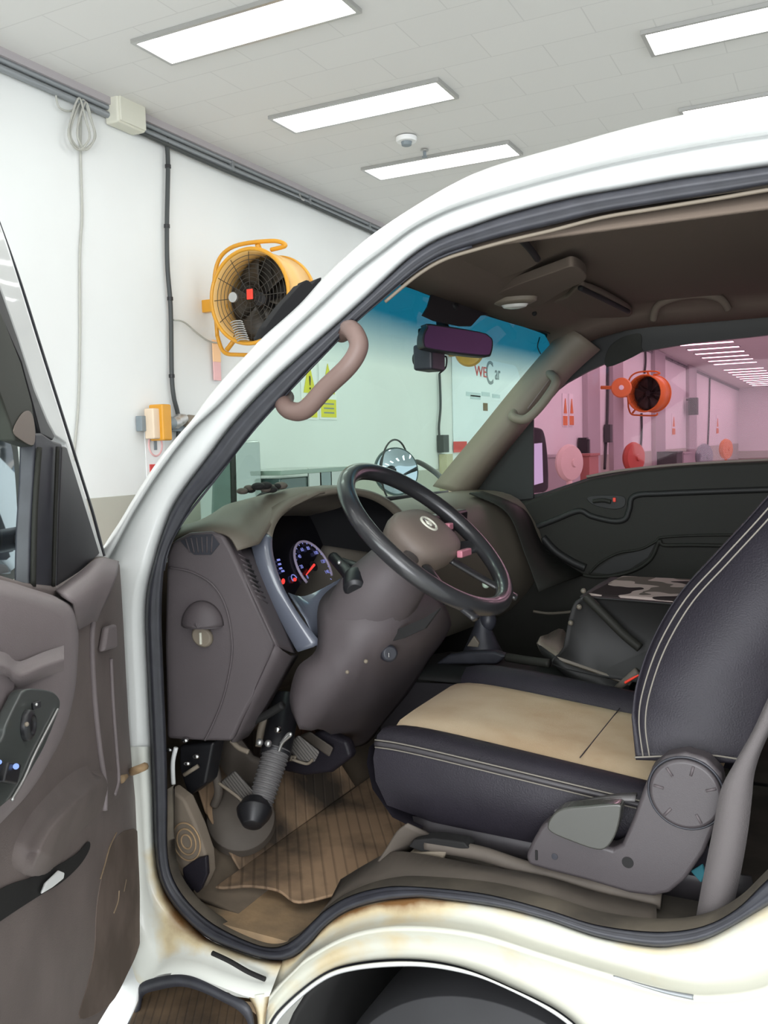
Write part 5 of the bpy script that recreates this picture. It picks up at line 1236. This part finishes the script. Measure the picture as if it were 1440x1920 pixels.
# sill scuff, seat rail with gravel
srl = part('seat_rail')
tube('slider_rail', [PY(800, 1582, .17), PY(900, 1600, .17), PY(1010, 1635, .17), PY(1240, 1690, .17)], .012, M['boot'], srl)
slab('rail_end', [PY(x, y, .16) for x, y in ((765, 1588), (775, 1575), (812, 1572), (870, 1580), (880, 1592), (840, 1596), (790, 1598))], (0, .03, 0), M['gap'], srl, bevel=.003)
slab('rail_foot', [PY(x, y, .158) for x, y in ((765, 1600), (838, 1596), (830, 1614), (770, 1622))], (0, .03, 0), M['pillar'], srl, bevel=.003)
M['ribmat2'] = mat_ribbed('ribbed_sill_mat', (120, 104, 86), (84, 72, 60), (1, 0, 0), .008)
slab('sill_mat', [PZ(x, y, .665) for x, y in ((770, 1600), (860, 1590), (1000, 1620), (1240, 1680), (1280, 1720), (1180, 1718), (1000, 1672), (860, 1640), (740, 1640))], (0, 0, -.01), M['ribmat2'], cabin, bevel=.002)
rows = [resample(sp([PY(x, y, yy) for x, y in r], 6), 40) for r, yy in ((((600, 1715), (655, 1680), (714, 1664), (774, 1660), (905, 1673), (1022, 1702), (1120, 1732), (1231, 1745)), .07), (((620, 1690), (665, 1655), (714, 1640), (774, 1630), (905, 1638), (1022, 1665), (1120, 1700), (1231, 1722)), .12), (((640, 1650), (690, 1620), (730, 1600), (774, 1600), (905, 1625), (1022, 1645), (1120, 1675), (1231, 1700)), .15))]
loft('sill_plate', rows, M['boot'], cabin, solid=.004)
rows = [resample(sp([PY(x, y, yy) for x, y in r], 6), 24) for r, yy in ((((640, 1690), (690, 1640), (720, 1600), (745, 1560), (765, 1545)), .14), (((680, 1690), (730, 1640), (770, 1600), (800, 1580), (820, 1570)), .2))]
loft('tunnel_edge', rows, M['boot'], cabin, solid=.004)

# ---------------- centre console, gear lever, middle seat box
cs = part('gear_console')
rows = []
for y, (z0, z1) in ((.70, (.70, .86)), (.72, (.70, .875)), (.85, (.7, .88)), (.98, (.7, .86))):
    rows.append([V((-.98, y, z0)), V((-.95, y, z1-.02)), V((-.90, y, z1)), V((-.70, y, z1+.002)), V((-.5, y, z1-.01)), V((-.40, y, z1-.04))])
loft('console_top', rows, M['fardark'], cs, solid=.005)
loft('console_side', [[V((x, .70, .62)) for x in (-.98, -.7, -.4)], [V((-.95, .70, .85)), V((-.7, .70, .862)), V((-.40, .70, .82))]], M['piping'], cs, solid=.005)
g_ = PY(860, 1232, .80)
slab('shift_gate', [PY(x, y, .78) for x, y in ((815, 1246), (840, 1228), (880, 1222), (925, 1222), (950, 1230), (930, 1246))], (0, .03, .0), M['rubber'], cs, bevel=.006)
lathe('gear_boot', [(.05, 0), (.035, .03), (.022, .06), (.012, .09)], PY(905, 1225, .84), (0, 0, 1), M['rubber'], cs)
tube('gear_lever', [PY(905, 1200, .84), PY(912, 1170, .84), PY(915, 1150, .84)], .009, M['fardark'], cs)
sphere('gear_knob', PY(915, 1163, .84), .020, M['rubber'], cs, (1, 1, 1.3))
sphere('lever_tip', PY(911, 1096, .80), .009, mat('pale_green_knob', (205, 225, 205), .3), cs)
slab('tray_item', [PY(x, y, .80) for x, y in ((875, 1212), (888, 1192), (898, 1206), (896, 1214))], (0, .01, 0), M['dashtop'], cs, bevel=.002)
tube('handbrake', [PY(950, 1232, .76), PY(985, 1238, .75), (PY(1030, 1244, .74))], .010, M['fardoor'], cs)
ms = part('middle_seat_box')
def loftbox(name, prof, ys, m): 
    rows = [[V((cx+(x-cx)*k, y, cz+(z-cz)*k)) for x, z in prof] for y, k in ys for cx, cz in [(sum(p[0] for p in prof)/len(prof), sum(p[1] for p in prof)/len(prof))]]
    return loft(name, rows, m, ms, cu=True, caps=True)
P1 = PY(1065, 1210, .80); P2 = PY(1092, 1115, .80); P3 = PY(1290, 1112, 1.08)
pr = [(P1.x-.01, P1.z-.05), (P1.x-.005, P1.z), (P2.x-.02, P2.z-.03), (P2.x, P2.z-.005), (P2.x+.03, P2.z), (-.20, P2.z-.01), (-.17, P2.z-.03), (-.17, P1.z-.06)]
pr = [(p.x, p.y) for p in sp([(x, z) for x, z in pr], 4, True)]
loftbox('box_body', pr, ((.785, .93), (.775, .98), (.78, 1.0), (.95, 1.01), (1.08, 1.0), (1.10, .96)), M['fardark'])
def cow():
    m = mat('patterned_cover', (150, 138, 132), .9, spec=.1); nt = m.node_tree; b = nt.nodes['Principled BSDF']
    tc = nt.nodes.new('ShaderNodeTexCoord'); n = nt.nodes.new('ShaderNodeTexNoise'); n.inputs['Scale'].default_value = 11; n.inputs['Detail'].default_value = 1
    r = nt.nodes.new('ShaderNodeValToRGB'); r.color_ramp.interpolation = 'CONSTANT'; e = r.color_ramp.elements
    e[0].position = 0; e[0].color = srgb((44, 38, 38)); e[1].position = .47; e[1].color = srgb((168, 152, 146)); k = e.new(.60); k.color = srgb((96, 88, 82))
    nt.links.new(tc.outputs['Object'], n.inputs[0]); nt.links.new(n.outputs['Fac'], r.inputs[0]); nt.links.new(r.outputs[0], b.inputs['Base Color']); return m
slab('patterned_pad', [V((P2.x+.005, .79, P2.z+.004)), V((P2.x+.02, 1.09, P2.z+.004)), V((-.15, 1.09, P2.z+.002)), V((-.15, .79, P2.z+.002))], (0, 0, -.03), cow(), ms, bevel=.012)
tube('side_strap', [PY(1098, 1118, .765), PY(1130, 1150, .76), PY(1170, 1190, .755), PY(1200, 1215, .75)], .010, M['fardoor'], ms)
rows = [resample(sp([PY(x, y, yy) for x, y in r], 5), 24) for r, yy in ((((1008, 1205), (1020, 1228), (1060, 1242), (1120, 1262), (1180, 1285)), .78), (((1012, 1195), (1030, 1215), (1070, 1232), (1120, 1252), (1190, 1275)), .80), (((1020, 1195), (1050, 1180), (1062, 1190), (1100, 1215), (1190, 1260)), .95))]
loft('seat_tray', rows, M['dashtop'], ms, solid=.006)
loft('tray_side', [[PY(x, y, .78) for x, y in ((1008, 1207), (1060, 1244), (1120, 1264), (1180, 1287))], [PY(x, y, .78) for x, y in ((1015, 1225), (1065, 1270), (1120, 1300), (1180, 1330))]], M['fardark'], ms, solid=.004)
tube('far_sill_edge', [PY(x, y, 1.30) for x, y in ((1000, 1146), (1030, 1150), (1072, 1147))], .004, M['dashtop'], ms)
for px, py in ((1094, 1108), (1086, 1138), (1070, 1168)): sphere('hinge_pin', PY(px, py, .77), .006, M['dashtop'], ms)

# things lying on the dashboard
q = PY(490, 925, .34)
q = q+V((0, 0, .012)); t = thing('crumpled_rag', q, 'dark crumpled rag lying on the dashboard top near the driver pillar', 'rag')
for k in range(13):
    sphere('fold', q+V((random.uniform(-.02, .02), -.05+.008*k, random.uniform(-.006, .006))), random.uniform(.007, .012), M['gap' if k % 3 else 'boot'], t, (1.3, 1.2, .7), seg=12)
a = PX(403, 850, -1.45); b = PX(434, 850, -1.45)
t = thing('clear_plastic_panel', (-1.3, .2, 1.2), 'smoky clear plastic panel standing upright beyond the lower windshield corner', 'panel')
slab('sheet', [PX(x, y, -1.42) for x, y in ((404, 845), (438, 842), (440, 960), (400, 965))], (-.006, 0, 0), glass('smoky_sheet', (.55, .62, .60), refl=.8), t, bevel=0)
tube('dark_edge', [PX(436, 840, -1.42), PX(439, 962, -1.42)], .008, M['gap'], t, spl=0)
